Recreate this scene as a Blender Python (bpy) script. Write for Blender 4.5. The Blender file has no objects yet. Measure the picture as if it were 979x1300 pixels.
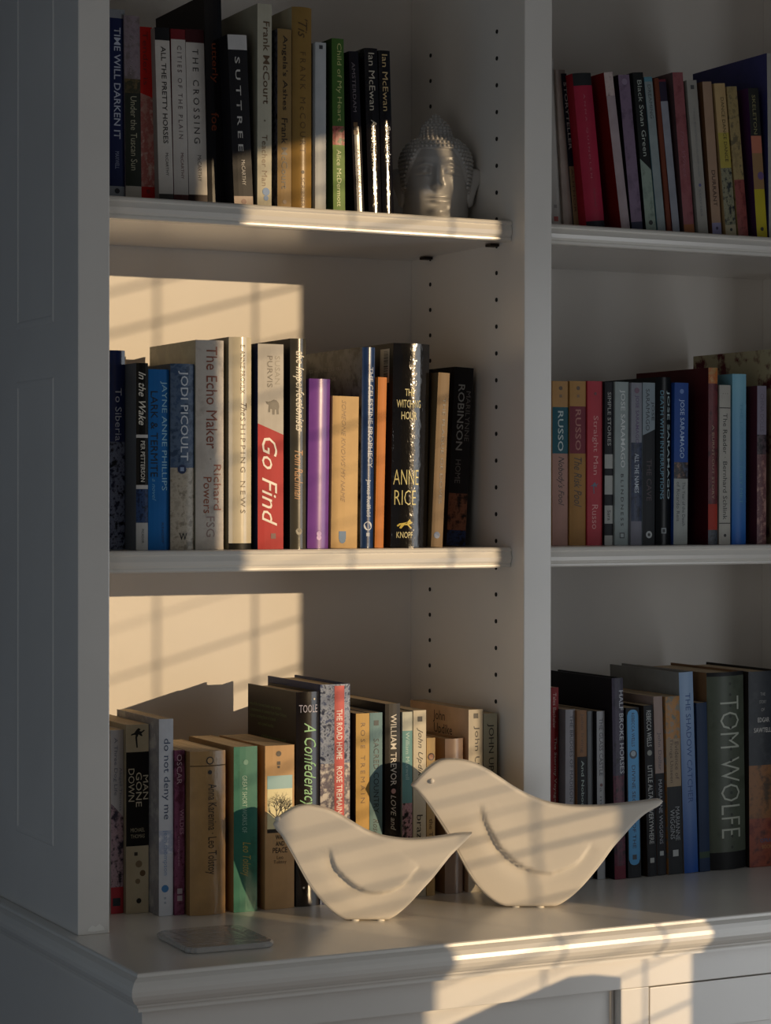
import bpy, bmesh, math, random
from mathutils import Vector, Matrix, noise
random.seed(7)
S = bpy.context.scene
COL = S.collection

# ------------------------------------------------------------------ camera
CX, CY, CZ = -0.8546353, -2.3387678, 0.0598615
YAW, PITCH, ROLL, FPX = 0.4691720, -0.0067103, 0.0012756, 2934.32
fwd = Vector((math.sin(YAW)*math.cos(PITCH), math.cos(YAW)*math.cos(PITCH), math.sin(PITCH)))
rt0 = Vector((math.cos(YAW), -math.sin(YAW), 0)); up0 = rt0.cross(fwd)
rt = rt0*math.cos(ROLL) + up0*math.sin(ROLL); up = -rt0*math.sin(ROLL) + up0*math.cos(ROLL)
CAM = Vector((CX, CY, CZ))
cd = bpy.data.cameras.new('camera'); cam = bpy.data.objects.new('camera', cd); COL.objects.link(cam)
cam.matrix_world = Matrix(((rt.x, up.x, -fwd.x, CX), (rt.y, up.y, -fwd.y, CY), (rt.z, up.z, -fwd.z, CZ), (0, 0, 0, 1)))
cd.sensor_fit = 'VERTICAL'; cd.sensor_height = 36; cd.lens = FPX*36/1300; cd.clip_start = .02
S.camera = cam

# ------------------------------------------------------------------ sky, sun, exposure
wd = bpy.data.worlds.new('sky'); S.world = wd; wd.use_nodes = True
bg = wd.node_tree.nodes['Background']; bg.inputs[0].default_value = (1.0, .90, .78, 1); bg.inputs[1].default_value = .05
sd = bpy.data.lights.new('sun', 'SUN'); sun = bpy.data.objects.new('sun', sd); COL.objects.link(sun)
SUN = Vector((-.53, 1, -.145)).normalized()
sun.rotation_euler = SUN.to_track_quat('-Z', 'Y').to_euler()
sun.location = (3, -5, 2)
sd.energy = 3.05; sd.color = (1, .73, .43); sd.angle = math.radians(.36)
# unseen area lights added to fill the bookcase fronts and the side panel
def area(name, loc, ry, sx, sy, e, col):
    al = bpy.data.lights.new(name, 'AREA'); ao = bpy.data.objects.new(name, al); COL.objects.link(ao)
    al.shape = 'RECTANGLE'; al.size = sx; al.size_y = sy; al.energy = e; al.color = col
    ao.location = loc; ao.rotation_euler = (0, ry, 0)
area('right_fill_light', (1.27, -.95, -.30), math.pi/2, 1.4, .7, 5.5, (.90, .95, 1.0))
area('left_fill_light', (-1.63, -.9, -.35), -math.pi/2, 1.4, 1.0, 2.4, (.50, .75, 1.0))
area('left_front_fill_light', (-1.63, -2.2, -.35), -math.pi/2, 1.4, 1.0, 7.4, (.96, .93, .90))
S.view_settings.view_transform = 'Standard'; S.view_settings.look = 'None'
S.view_settings.exposure = 0.0; S.view_settings.gamma = 1; S.view_settings.use_curve_mapping = False
S.cycles.max_bounces = 8; S.cycles.diffuse_bounces = 6; S.cycles.use_denoising = True
S.cycles.caustics_reflective = False; S.cycles.caustics_refractive = False

# ------------------------------------------------------------------ measured sizes (metres)
W, ST, DV = .5126, .0355, .0373          # bay width, left stile, divider
ZT, ZM, TH, RC, D, ZC = .3853, 0.0, .024, .0268, .2866, -.4081
X2 = W + DV; X3 = X2 + W; X4 = X3 + ST
OY, OX = .2125, .0131
ZCEIL, ZFLOOR = 1.15, -1.26
XWALL = 1.30

def ray(x, y): return fwd + rt*((x-489.5)/FPX) + up*((650-y)/FPX)
def onY(x, y, Y):
    v = ray(x, y); return CAM + v*((Y-CAM.y)/v.y)
def onZ(x, y, Z):
    v = ray(x, y); return CAM + v*((Z-CAM.z)/v.z)
def onP(x, y, o, n):
    v = ray(x, y); return CAM + v*((o-CAM).dot(n)/v.dot(n))
def pix(P):
    v = P - CAM; z = v.dot(fwd); return 489.5 + FPX*v.dot(rt)/z, 650 - FPX*v.dot(up)/z

# ------------------------------------------------------------------ materials
def lin(h):
    h = h.lstrip('#'); c = [int(h[i:i+2], 16)/255 for i in (0, 2, 4)]
    return tuple(x/12.92 if x <= .04045 else ((x+.055)/1.055)**2.4 for x in c) + (1,)
MC = {}
def mat(hexc, rough=.45, kind='plain', coat=0.0, hex2=None, hex3=None, scale=40, metal=0.0):
    key = (hexc, rough, kind, coat, hex2, hex3, scale, metal)
    if key in MC: return MC[key]
    m = bpy.data.materials.new(kind + '_' + hexc.strip('#')); m.use_nodes = True
    nt = m.node_tree; b = nt.nodes['Principled BSDF']; L = nt.links.new
    b.inputs['Base Color'].default_value = lin(hexc); b.inputs['Roughness'].default_value = rough
    b.inputs['Metallic'].default_value = metal
    b.inputs['Specular IOR Level'].default_value = .25 if (kind in ('cover', 'mottle', 'fade') and coat == 0) else .5; b.inputs['Coat Weight'].default_value = coat; b.inputs['Coat Roughness'].default_value = .27 if kind == 'paint' else .12
    tc = nt.nodes.new('ShaderNodeTexCoord')
    def noi(sc, det=3, vec=None, mp=None):
        n = nt.nodes.new('ShaderNodeTexNoise'); n.inputs['Scale'].default_value = sc; n.inputs['Detail'].default_value = det
        if mp:
            k = nt.nodes.new('ShaderNodeMapping'); k.inputs['Scale'].default_value = mp
            L(tc.outputs['Object'], k.inputs[0]); L(k.outputs[0], n.inputs['Vector'])
        else: L(tc.outputs['Object'], n.inputs['Vector'])
        return n
    def bump(n, st, di):
        k = nt.nodes.new('ShaderNodeBump'); k.inputs['Strength'].default_value = st; k.inputs['Distance'].default_value = di
        L(n.outputs[0], k.inputs['Height']); L(k.outputs[0], b.inputs['Normal'])
    def ramp(n, stops):
        r = nt.nodes.new('ShaderNodeValToRGB'); e = r.color_ramp.elements
        e[0].position, e[0].color = stops[0]; e[1].position, e[1].color = stops[1]
        for p, c in stops[2:]:
            q = e.new(p); q.color = c
        L(n.outputs[0], r.inputs[0]); L(r.outputs[0], b.inputs['Base Color']); return r
    c1 = lin(hexc)
    if kind == 'paint':
        n = noi(6, 4); d = tuple(x*.93 for x in c1[:3]) + (1,)
        ramp(n, [(.35, d), (.7, c1)]); bump(noi(140, 2), .12, .0006)
    elif kind == 'cover':
        n = noi(28, 5); d = tuple(x*.82 for x in c1[:3]) + (1,)
        ramp(n, [(.3, d), (.65, c1)]); bump(noi(60, 3), .12, .0006)
    elif kind == 'crinkle':
        n = noi(30, 4); d = tuple(x*.7 for x in c1[:3]) + (1,)
        ramp(n, [(.3, d), (.65, c1)]); bump(noi(130, 2, mp=(1.6, 1.6, .8)), .5, .0012)
    elif kind == 'mottle':
        n = noi(scale, 6); n.inputs['Roughness'].default_value = .65
        c2, c3 = lin(hex2), lin(hex3 or hexc)
        r = ramp(n, [(.38, c1), (.5, c2), (.62, c3)]); r.color_ramp.interpolation = 'EASE'
    elif kind == 'fade':
        s = nt.nodes.new('ShaderNodeSeparateXYZ'); L(tc.outputs['Object'], s.inputs[0])
        k = nt.nodes.new('ShaderNodeMath'); k.operation = 'MULTIPLY'; k.inputs[1].default_value = scale; L(s.outputs[2], k.inputs[0])
        r = nt.nodes.new('ShaderNodeValToRGB'); r.color_ramp.elements[0].color = lin(hex2); r.color_ramp.elements[1].color = c1
        L(k.outputs[0], r.inputs[0]); L(r.outputs[0], b.inputs['Base Color'])
    elif kind == 'pages':
        n = noi(1.0, 2, mp=(1800, 3, 3)); d = tuple(x*.62 for x in c1[:3]) + (1,)
        ramp(n, [(.35, d), (.65, c1)]); bump(n, .4, .0004)
    elif kind == 'plaster':
        n = noi(3, 4); d = tuple(x*.9 for x in c1[:3]) + (1,); ramp(n, [(.3, d), (.7, c1)]); bump(noi(90, 3), .2, .001)
    elif kind == 'wood':
        n = noi(5, 6, mp=(1, 9, 9)); ramp(n, [(.3, c1), (.7, lin(hex2))])
    MC[key] = m; return m

PAINT = mat('#e6e1d9', .30, 'paint', coat=.8)
PAINTM = mat('#e6e1da', .6, 'paint')
PAINTG = mat('#e6e1db', .30, 'paint', coat=1.0)
PAINTS = mat('#e6e1d8', .34, 'paint', coat=.7)       # the worktop and edges have a slightly glossier coat
PAGE = mat('#cdb592', .85, 'pages')
PAGEW = mat('#d8cdb8', .85, 'pages')

# ------------------------------------------------------------------ mesh helpers
def link(o, parent=None):
    COL.objects.link(o)
    if parent: o.parent = parent
    return o
def meshobj(name, V, F, mats, parent=None, mi=None, smooth=False, loc=None):
    me = bpy.data.meshes.new(name); me.from_pydata([tuple(v) for v in V], [], F)
    for m in (mats if isinstance(mats, (list, tuple)) else [mats]): me.materials.append(m)
    if mi: me.polygons.foreach_set('material_index', mi)
    if smooth: me.polygons.foreach_set('use_smooth', [True]*len(F))
    me.update()
    o = bpy.data.objects.new(name, me); link(o, parent)
    if loc: o.location = loc
    return o
def empty(name, label, cat, loc=(0, 0, 0), group=None):
    o = bpy.data.objects.new(name, None); o.empty_display_size = .02; link(o); o.location = loc
    o['label'] = label; o['category'] = cat
    if group: o['group'] = group
    return o
def tag(o, label=None, cat=None, group=None, kind=None):
    if label: o['label'] = label
    if cat: o['category'] = cat
    if group: o['group'] = group
    if kind: o['kind'] = kind
    return o
def bm_box(bm, x0, x1, y0, y1, z0, z1, bev=0):
    r = bmesh.ops.create_cube(bm, size=1)['verts']
    for v in r: v.co = Vector((x0+(v.co.x+.5)*(x1-x0), y0+(v.co.y+.5)*(y1-y0), z0+(v.co.z+.5)*(z1-z0)))
    if bev:
        es = list({e for v in r for e in v.link_edges})
        bmesh.ops.bevel(bm, geom=es, offset=bev, segments=2, profile=.6, affect='EDGES')
def box(name, x0, x1, y0, y1, z0, z1, m, parent=None, bev=.0015):
    bm = bmesh.new(); bm_box(bm, x0, x1, y0, y1, z0, z1, bev)
    return bmobj(name, bm, m, parent)
def bmobj(name, bm, m, parent=None, smooth=False):
    me = bpy.data.meshes.new(name); bmesh.ops.recalc_face_normals(bm, faces=bm.faces[:]); bm.to_mesh(me); bm.free()
    for k in (m if isinstance(m, (list, tuple)) else [m]): me.materials.append(k)
    if smooth: me.polygons.foreach_set('use_smooth', [True]*len(me.polygons))
    return link(bpy.data.objects.new(name, me), parent)
def sweep(name, path, prof, m, parent=None):
    """prof: (out, z) pairs; path: list of ((x,y), (outx,outy)) corner points with mitre directions."""
    V, F = [], []; n = len(prof)
    for (x, y), (ox, oy) in path:
        for o, z in prof: V.append((x+ox*o, y+oy*o, z))
    for i in range(len(path)-1):
        for j in range(n-1):
            a = i*n+j; F.append((a, a+1, a+n+1, a+n))
    F.append(tuple(range(n))); F.append(tuple(reversed(range((len(path)-1)*n, len(path)*n))))
    o = meshobj(name, V, F, m, parent)
    bm = bmesh.new(); bm.from_mesh(o.data); bmesh.ops.recalc_face_normals(bm, faces=bm.faces[:]); bm.to_mesh(o.data); bm.free()
    return o

# ================================================================== THE SETTING
ROOM = mat('#7f8794', .9, 'plaster')
YB = D + .012
def struct(o): o['kind'] = 'structure'; return o
struct(box('wall_back', -1.72, XWALL+.12, YB+.001, YB+.12, ZFLOOR, ZCEIL, ROOM, bev=0))
struct(box('floor', -1.72, XWALL+.12, -3.2, YB+.12, ZFLOOR-.06, ZFLOOR, mat('#6b4a30', .5, 'wood', hex2='#8a6442'), bev=0))
struct(box('ceiling', -1.72, XWALL+.12, -3.2, YB+.12, ZCEIL, ZCEIL+.06, mat('#b9b6b0', .9, 'plaster'), bev=0))
struct(box('wall_left', -1.72, -1.66, -3.2, YB, ZFLOOR, ZCEIL, ROOM, bev=0))
# right wall with the window the low sun comes through
WY0, WY1, WZ0, WZ1 = -2.215, -1.494, -.62, .765
bm = bmesh.new()
bm_box(bm, XWALL, XWALL+.06, WY1, YB, ZFLOOR, ZCEIL); bm_box(bm, XWALL, XWALL+.06, -5.8, WY0, ZFLOOR, ZCEIL)
bm_box(bm, XWALL, XWALL+.06, WY0, WY1, ZFLOOR, WZ0); bm_box(bm, XWALL, XWALL+.06, WY0, WY1, WZ1, ZCEIL)
struct(bmobj('wall_right', bm, ROOM))
bm = bmesh.new(); x0, x1 = XWALL+.012, XWALL+.03
bm_box(bm, x0, x1, WY0, WY0+.004, WZ0, WZ1); bm_box(bm, x0, x1, WY1-.004, WY1, WZ0, WZ1)
for y in (-1.88, -1.635): bm_box(bm, x0, x0+.003, y-.0011, y+.0011, WZ0, WZ1)
win = struct(bmobj('window_1', bm, mat('#e5e2da', .4)))
gm = bpy.data.materials.new('window_glass'); gm.use_nodes = True; nt = gm.node_tree; nt.nodes.clear()
a = nt.nodes.new('ShaderNodeBsdfTransparent'); g = nt.nodes.new('ShaderNodeBsdfGlossy'); mx = nt.nodes.new('ShaderNodeMixShader'); ou = nt.nodes.new('ShaderNodeOutputMaterial')
g.inputs['Roughness'].default_value = .02; mx.inputs[0].default_value = .05
nt.links.new(a.outputs[0], mx.inputs[1]); nt.links.new(g.outputs[0], mx.inputs[2]); nt.links.new(mx.outputs[0], ou.inputs[0])
box('pane', XWALL+.02, XWALL+.023, WY0+.005, WY1-.005, WZ0+.002, WZ1-.002, gm, win, bev=0)
sw = [(-1.66, .77), (-1.50, .77), (-1.495, .655), (-1.53, .66), (-1.575, .69), (-1.615, .725)]  # unseen drape added over the window corner to keep sun off the head
V = [(XWALL-.012, y, z) for y, z in sw]+[(XWALL-.006, y, z) for y, z in sw]
meshobj('added_sheet', V, [tuple(range(6)), tuple(reversed(range(6, 12)))]+[(i, (i+1) % 6, 6+(i+1) % 6, 6+i) for i in range(6)], mat('#e8e6e0', .9), win)
# unseen wires added outside the window to throw thin shadows across the shelves
bm = bmesh.new(); z = WZ0+.02; rr = random.Random(3)
while z < WZ1-.01:
    r_ = rr.choice((.0007, .0011, .0016)); bm_box(bm, XWALL+.045, XWALL+.045+2*r_, WY0, WY1, z-r_, z+r_); z += rr.choice((.026, .038, .05, .06))
tag(bmobj('shadow_wires', bm, mat('#3a3a38', .5), win), kind='stuff')
w2 = bmesh.new()  # unseen frame and sheet added on the wall behind the right fill light
for a_ in ((-1.37, -1.31, -1.12, .50), (-.59, -.53, -1.12, .50), (-1.37, -.53, .44, .50), (-1.37, -.53, -1.12, -1.06)): bm_box(w2, XWALL-.05, XWALL-.001, a_[0], a_[1], a_[2], a_[3])
w2 = struct(bmobj('fill_light_frame', w2, mat('#e5e2da', .4)))
box('added_sheet', XWALL-.018, XWALL-.014, -1.31, -.59, -1.06, .44, mat('#e8e6e0', .9), w2, bev=0)
# front wall; unseen opening added to let sky light in from the right
bm = bmesh.new(); FX0, FX1, FZ0, FZ1 = -.2, 1.25, -1.0, .85
bm_box(bm, -1.72, FX0, -3.26, -3.2, ZFLOOR, ZCEIL); bm_box(bm, FX1, XWALL, -3.26, -3.2, ZFLOOR, ZCEIL)
bm_box(bm, FX0, FX1, -3.26, -3.2, ZFLOOR, FZ0); bm_box(bm, FX0, FX1, -3.26, -3.2, FZ1, ZCEIL)
struct(bmobj('wall_front', bm, ROOM))
for nm, loc, rot, sx, sy in (('window_portal', ((FX0+FX1)/2, -3.23, (FZ0+FZ1)/2), (math.pi/2, 0, 0), FX1-FX0, FZ1-FZ0),
                             ('window_portal', (XWALL+.03, (WY0+WY1)/2, (WZ0+WZ1)/2), (0, math.pi/2, 0), WZ1-WZ0, WY1-WY0)):
    pl = bpy.data.lights.new(nm, 'AREA'); pl.shape = 'RECTANGLE'; pl.size = sx; pl.size_y = sy; pl.cycles.is_portal = True
    po = bpy.data.objects.new(nm, pl); COL.objects.link(po); po.location = loc; po.rotation_euler = rot

# ================================================================== BOOKCASE
bc = empty('bookcase', 'tall off-white painted built-in bookcase standing on the worktop', 'bookcase', (0, 0, ZC))
def bx(name, *a, m=PAINT, parent=None, bev=.0012):
    x0, x1, y0, y1, z0, z1 = a; return box(name, x0, x1, y0, y1, z0-ZC, z1-ZC, m, parent or bc, bev)
side = bx('side_panel', -ST, 0, 0, D, ZC, ZCEIL-.002)
def bead(parent, X, y0, y1, z0, z1, w=.008, t=.0009):
    # raised moulding frame on the outer face of the side panel
    V, F = [], []
    prof = [(0, 0), (.0015, t*.8), (w*.5, t), (w-.0015, t*.8), (w, 0)]
    for (yy, zz, sy, sz) in ((y0, z0, 1, 1), (y1, z0, -1, 1), (y1, z1, -1, -1), (y0, z1, 1, -1)):
        for o, h in prof: V.append((X-h, yy+sy*o, zz+sz*o-ZC))
    n = len(prof)
    for i in range(4):
        for j in range(n-1):
            a, b = i*n+j, ((i+1) % 4)*n+j; F.append((a, a+1, b+1, b))
    meshobj('panel_moulding', V, F, PAINT, parent)
bead(side, -ST, .080, .212, -.324, .19); bead(side, -ST, .080, .212, .25, 1.05)
div = bx('divider', W, X2, 0, D, ZC, ZCEIL-.002)
sideR = bx('side_panel', X3, X4, 0, D, ZC, ZCEIL-.002)
bx('back_panel', -ST, X4, D, YB, ZC, ZCEIL-.002, m=PAINTM)
# rows of shelf pin holes, one piece each, in the divider's two faces
HOLE = mat('#14100d', .9)
hb = bmesh.new(); bmesh.ops.create_cone(hb, cap_ends=True, segments=12, radius1=.0026, radius2=.0026, depth=.0012)
bmesh.ops.rotate(hb, verts=hb.verts[:], matrix=Matrix.Rotation(math.pi/2, 3, 'Y')); hm = bpy.data.meshes.new('pin_hole'); hb.to_mesh(hm); hb.free(); hm.materials.append(HOLE)
for Xh, par in ((W-.0001, div), (X3-.0001, sideR)):
    for Y in (.0653, .2339):
        for k in range(-21, 12):
            z = .0069-.032*k
            if min(abs(z-(ZT-TH/2)), abs(z-(ZM-TH/2))) < .012 or z > .62 or z < ZC+.1: continue
            o = bpy.data.objects.new('pin_hole', hm); link(o, par); o.location = (Xh, Y, z-ZC)
for b_ in [PAINTG.node_tree.nodes['Principled BSDF']]: b_.inputs['Coat IOR'].default_value = 1.9; b_.inputs['Coat Roughness'].default_value = .3
# shelves: boards with a moulded nosing
def shelf(x0, x1, z, par):
    e = .0008
    prof = [(0, z), (-.0165, z), (-.0185, z-.0015), (-.0195, z-.004), (-.0175, z-.0055), (-.0185, z-.008), (-.020, z-.012), (-.0185, z-.0165), (-.0165, z-.019), (-.0175, z-.0205), (-.0175, z-.0225), (-.016, z-TH), (0, z-TH)]
    V, F = [], []
    for X, inset in ((x0+e, 0), (x1-e, 0)):
        V += [(X, RC+.0200+y, zz-ZC) for y, zz in prof]
    n = len(prof)
    for j in range(n-1): F.append((j, j+1, n+j+1, n+j))
    F += [tuple(range(n)), tuple(reversed(range(n, 2*n)))]
    s = box('shelf', x0+e, x1-e, RC+.0200, D-.001, z-TH-ZC, z-ZC, PAINTG, par, bev=0)
    nz = meshobj('nosing', V, F[:-2]+F[-2:], PAINTS, s); return s
for x0, x1 in ((0, W), (X2, X3)):
    for z in (ZT, ZM, .80): shelf(x0, x1, z, bc)
CL = mat('#2a211b', .5, metal=.6)
for Y in (.0653, .2339):
    for Xc in (W-.012, X3-.012):
        bx('shelf_clip', Xc, Xc+.0115, Y-.007, Y+.007, ZT-TH-.0035, ZT-TH-.0002, m=CL, bev=.0006)
# chipped paint at the foot of the left stile
fb = [(.012, .006), (.016, .009), (.020, .007), (.024, .010), (.029, .006), (.030, .003), (.018, .002), (.011, .003)]
meshobj('filler_smear', [(-ST+a, -.0004, b+.001) for a, b in fb], [tuple(range(len(fb)))], mat('#efece4', .8), side)

# ---- worktop with moulded edge
wt = empty('worktop', 'off-white painted worktop with a rounded moulded edge under the bookcase', 'worktop', (0, 0, ZC))
xl, xr = -ST-OX, X4+OX
prof = [(-.0015, 0), (0, -.001), (.0003, -.0038), (.0022, -.0048), (.0055, -.0075), (.0082, -.012), (.0092, -.0165), (.0088, -.021), (.0068, -.0255), (.0040, -.0290), (.0012, -.0310), (.0006, -.0330), (-.0010, -.0345), (-.0020, -.0375), (-.0016, -.0385)]
box('board', xl+.0015, xr-.0015, -OY+.0015, YB, -.0385, 0, PAINTS, wt, bev=0)
pth = [((xl, YB), (-1, 0)), ((xl, -OY), (-1, -1)), ((xr, -OY), (1, -1)), ((xr, YB), (1, 0))]
e = sweep('edge_moulding', pth, [(o, z) for o, z in prof], PAINTS, wt)

# ---- base cabinet with inset doors
cb = empty('base_cabinet', 'off-white painted base cabinet with inset doors under the worktop', 'cabinet', (0, 0, ZFLOOR))
YF = -.1985; zt = ZC-.0386; bx0, bx1 = xl+.010, xr-.010
zf = lambda z: z-ZFLOOR
def cbx(name, x0, x1, y0, y1, z0, z1, par=cb, bev=.0008): return box(name, x0, x1, y0, y1, zf(z0), zf(z1), PAINT, par, bev)
cbx('carcass', bx0, bx1, YF+.022, YB, ZFLOOR, zt, bev=0)
DT = -.4805; S0, S1 = .5202, .5571
cbx('top_rail', bx0, bx1, YF, YF+.0215, DT, zt)
cbx('frame_stile', S0, S1, YF, YF+.0215, ZFLOOR, DT-.0002); cbx('frame_stile', bx0, bx0+.045, YF, YF+.0215, ZFLOOR, DT-.0002); cbx('frame_stile', bx1-.045, bx1, YF, YF+.0215, ZFLOOR, DT-.0002)
def door(x0, x1, back):
    o = cbx('door', x0+.0016, x1-.0016, YF+back+.006, YF+.0213, ZFLOOR+.08, DT-.0016)
    a, b_, c, d_ = x0+.0016, x1-.0016, ZFLOOR+.08, DT-.0016; w = .052
    cbx('door_rail', a, b_, YF+back, YF+back+.006, d_-w, d_, o); cbx('door_rail', a, b_, YF+back, YF+back+.006, c, c+w, o)
    cbx('door_stile', a, a+w, YF+back, YF+back+.006, c+w, d_-w, o); cbx('door_stile', b_-w, b_, YF+back, YF+back+.006, c+w, d_-w, o)
door(bx0+.045, S0, .011); door(S1, bx1-.045, .0005)

# unseen chair shape added between window and cabinet to shade the doors
ac = empty('shadow_chair', 'high-backed chair shape added out of the frame to shade the doors', 'shadow_chair', (.74, -.9, ZFLOOR))
P = [(.52, -.9), (.56, -.46), (.62, -.419), (.697, -.396), (.78, -.371), (.80, -.3655), (.83, -.366), (.866, -.372), (.870, -.9)]
V = [(x-.74, -.05, zf(z)) for x, z in P] + [(x-.74, .05, zf(z)) for x, z in P]; n = len(P)
meshobj('backrest', V, [tuple(range(n)), tuple(reversed(range(n, 2*n)))] + [(i, (i+1) % n, n+(i+1) % n, n+i) for i in range(n)], mat('#5a5d63', .9), ac)
box('seat', -.22, .14, -.5, -.05, .25, .42, mat('#5a5d63', .9), ac, .02)
for x in (-.2, .1):
    for y in (-.48, .0): box('leg', x, x+.04, y, y+.04, 0, .26 if y < -.1 else .4, mat('#3b2a1c', .5), ac)

# ================================================================== BOOKS
def add_text(parent, name, s, w, prof, z0, z1, c, h, col, fl):
    """lettering wrapped on the spine; z0 > z1 run downwards (local metres)."""
    cu = bpy.data.curves.new('t', 'FONT'); cu.body = s; cu.resolution_u = 2; cu.size = 1
    if 'b' in fl: cu.offset = .008
    if 't' in fl: cu.offset = -.012
    if 'i' in fl: cu.shear = .35
    if 's' in fl: cu.space_character = 1.5
    ob = bpy.data.objects.new('t', cu); me = bpy.data.meshes.new_from_object(ob)
    bpy.data.objects.remove(ob); bpy.data.curves.remove(cu)
    if not me.vertices: return
    xs = [v.co.x for v in me.vertices]; ys = [v.co.y for v in me.vertices]
    ax, bx_, ay, by = min(xs), max(xs), min(ys), max(ys)
    lo, hi = (-.02, .72) if s != s.upper() else (ay, by)
    lo, hi = min(lo, ay), max(hi, by)
    bm = bmesh.new(); bm.from_mesh(me); bpy.data.meshes.remove(me)
    if prof(0) - prof(.5) > .0012:
        vert = 'H' not in fl
        for k in range(1, 6):
            t = k/6; co = (0, lo+t*(hi-lo), 0) if vert else (ax+t*(bx_-ax), 0, 0); no = (0, 1, 0) if vert else (1, 0, 0)
            bmesh.ops.bisect_plane(bm, geom=bm.verts[:]+bm.edges[:]+bm.faces[:], plane_co=co, plane_no=no)
    for v in bm.verts:
        u = (v.co.x-ax)/(bx_-ax); t = (v.co.y-lo)/(hi-lo)
        if 'H' in fl: x = w*(c+(u-.5)*h); z = z1+t*(z0-z1)
        elif 'U' in fl: x = w*(c-(t-.5)*h); z = z1+u*(z0-z1)
        else: x = w*(c+(t-.5)*h); z = z0+u*(z1-z0)
        v.co = Vector((x, prof(min(max(x/w, 0), 1))-.00025, z))
    me = bpy.data.meshes.new(name); bm.to_mesh(me); bm.free(); me.materials.append(mat(col, .45))
    link(bpy.data.objects.new(name, me), parent)

def flat_shape(parent, name, pts, w, prof, zc, size, cx, col, asp=1, lift=.0003):
    V = [(w*cx+x*size, prof(min(max(cx+x*size/w, 0), 1))-lift, zc+y*size*asp) for x, y in pts]
    me = meshobj(name, V, [tuple(range(len(V)))], mat(col, .45), parent); return me
DISC = [(math.cos(a*math.pi/8), math.sin(a*math.pi/8)) for a in range(16)]
SQ = [(-1, -1), (1, -1), (1, 1), (-1, 1)]
ELE = [(-1, .75), (-.6, .7), (-.2, .8), (.2, 1), (.6, .9), (.9, .55), (1, .1), (.9, -.4), (.95, -.95), (.65, -.95), (.6, -.3), (.35, -.35), (.3, -1), (0, -1), (-.02, -.3), (-.3, -.2), (-.35, -.7), (-.6, -.7), (-.55, -.05), (-.5, .3), (-.75, .35)]
FIG = [(-.9, .2), (-.5, .35), (-.2, .75), (.1, 1), (.4, .8), (.2, .6), (.5, .5), (.9, .75), (1, .6), (.5, .25), (.7, -.1), (.45, -.1), (.1, .15), (-.1, -.3), (0, -1.6), (-.2, -1.6), (-.35, -.3), (-.3, .1), (-.55, .1), (-.95, .0)]
DOG = [(-1, -.2), (-.7, .05), (-.3, .1), (.3, .25), (.6, .6), (.75, .3), (1, .15), (.7, 0), (.5, -.1), (.9, -.5), (.7, -.55), (.3, -.15), (-.1, -.15), (-.5, -.6), (-.7, -.5), (-.5, -.1), (-.9, -.35)]

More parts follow.
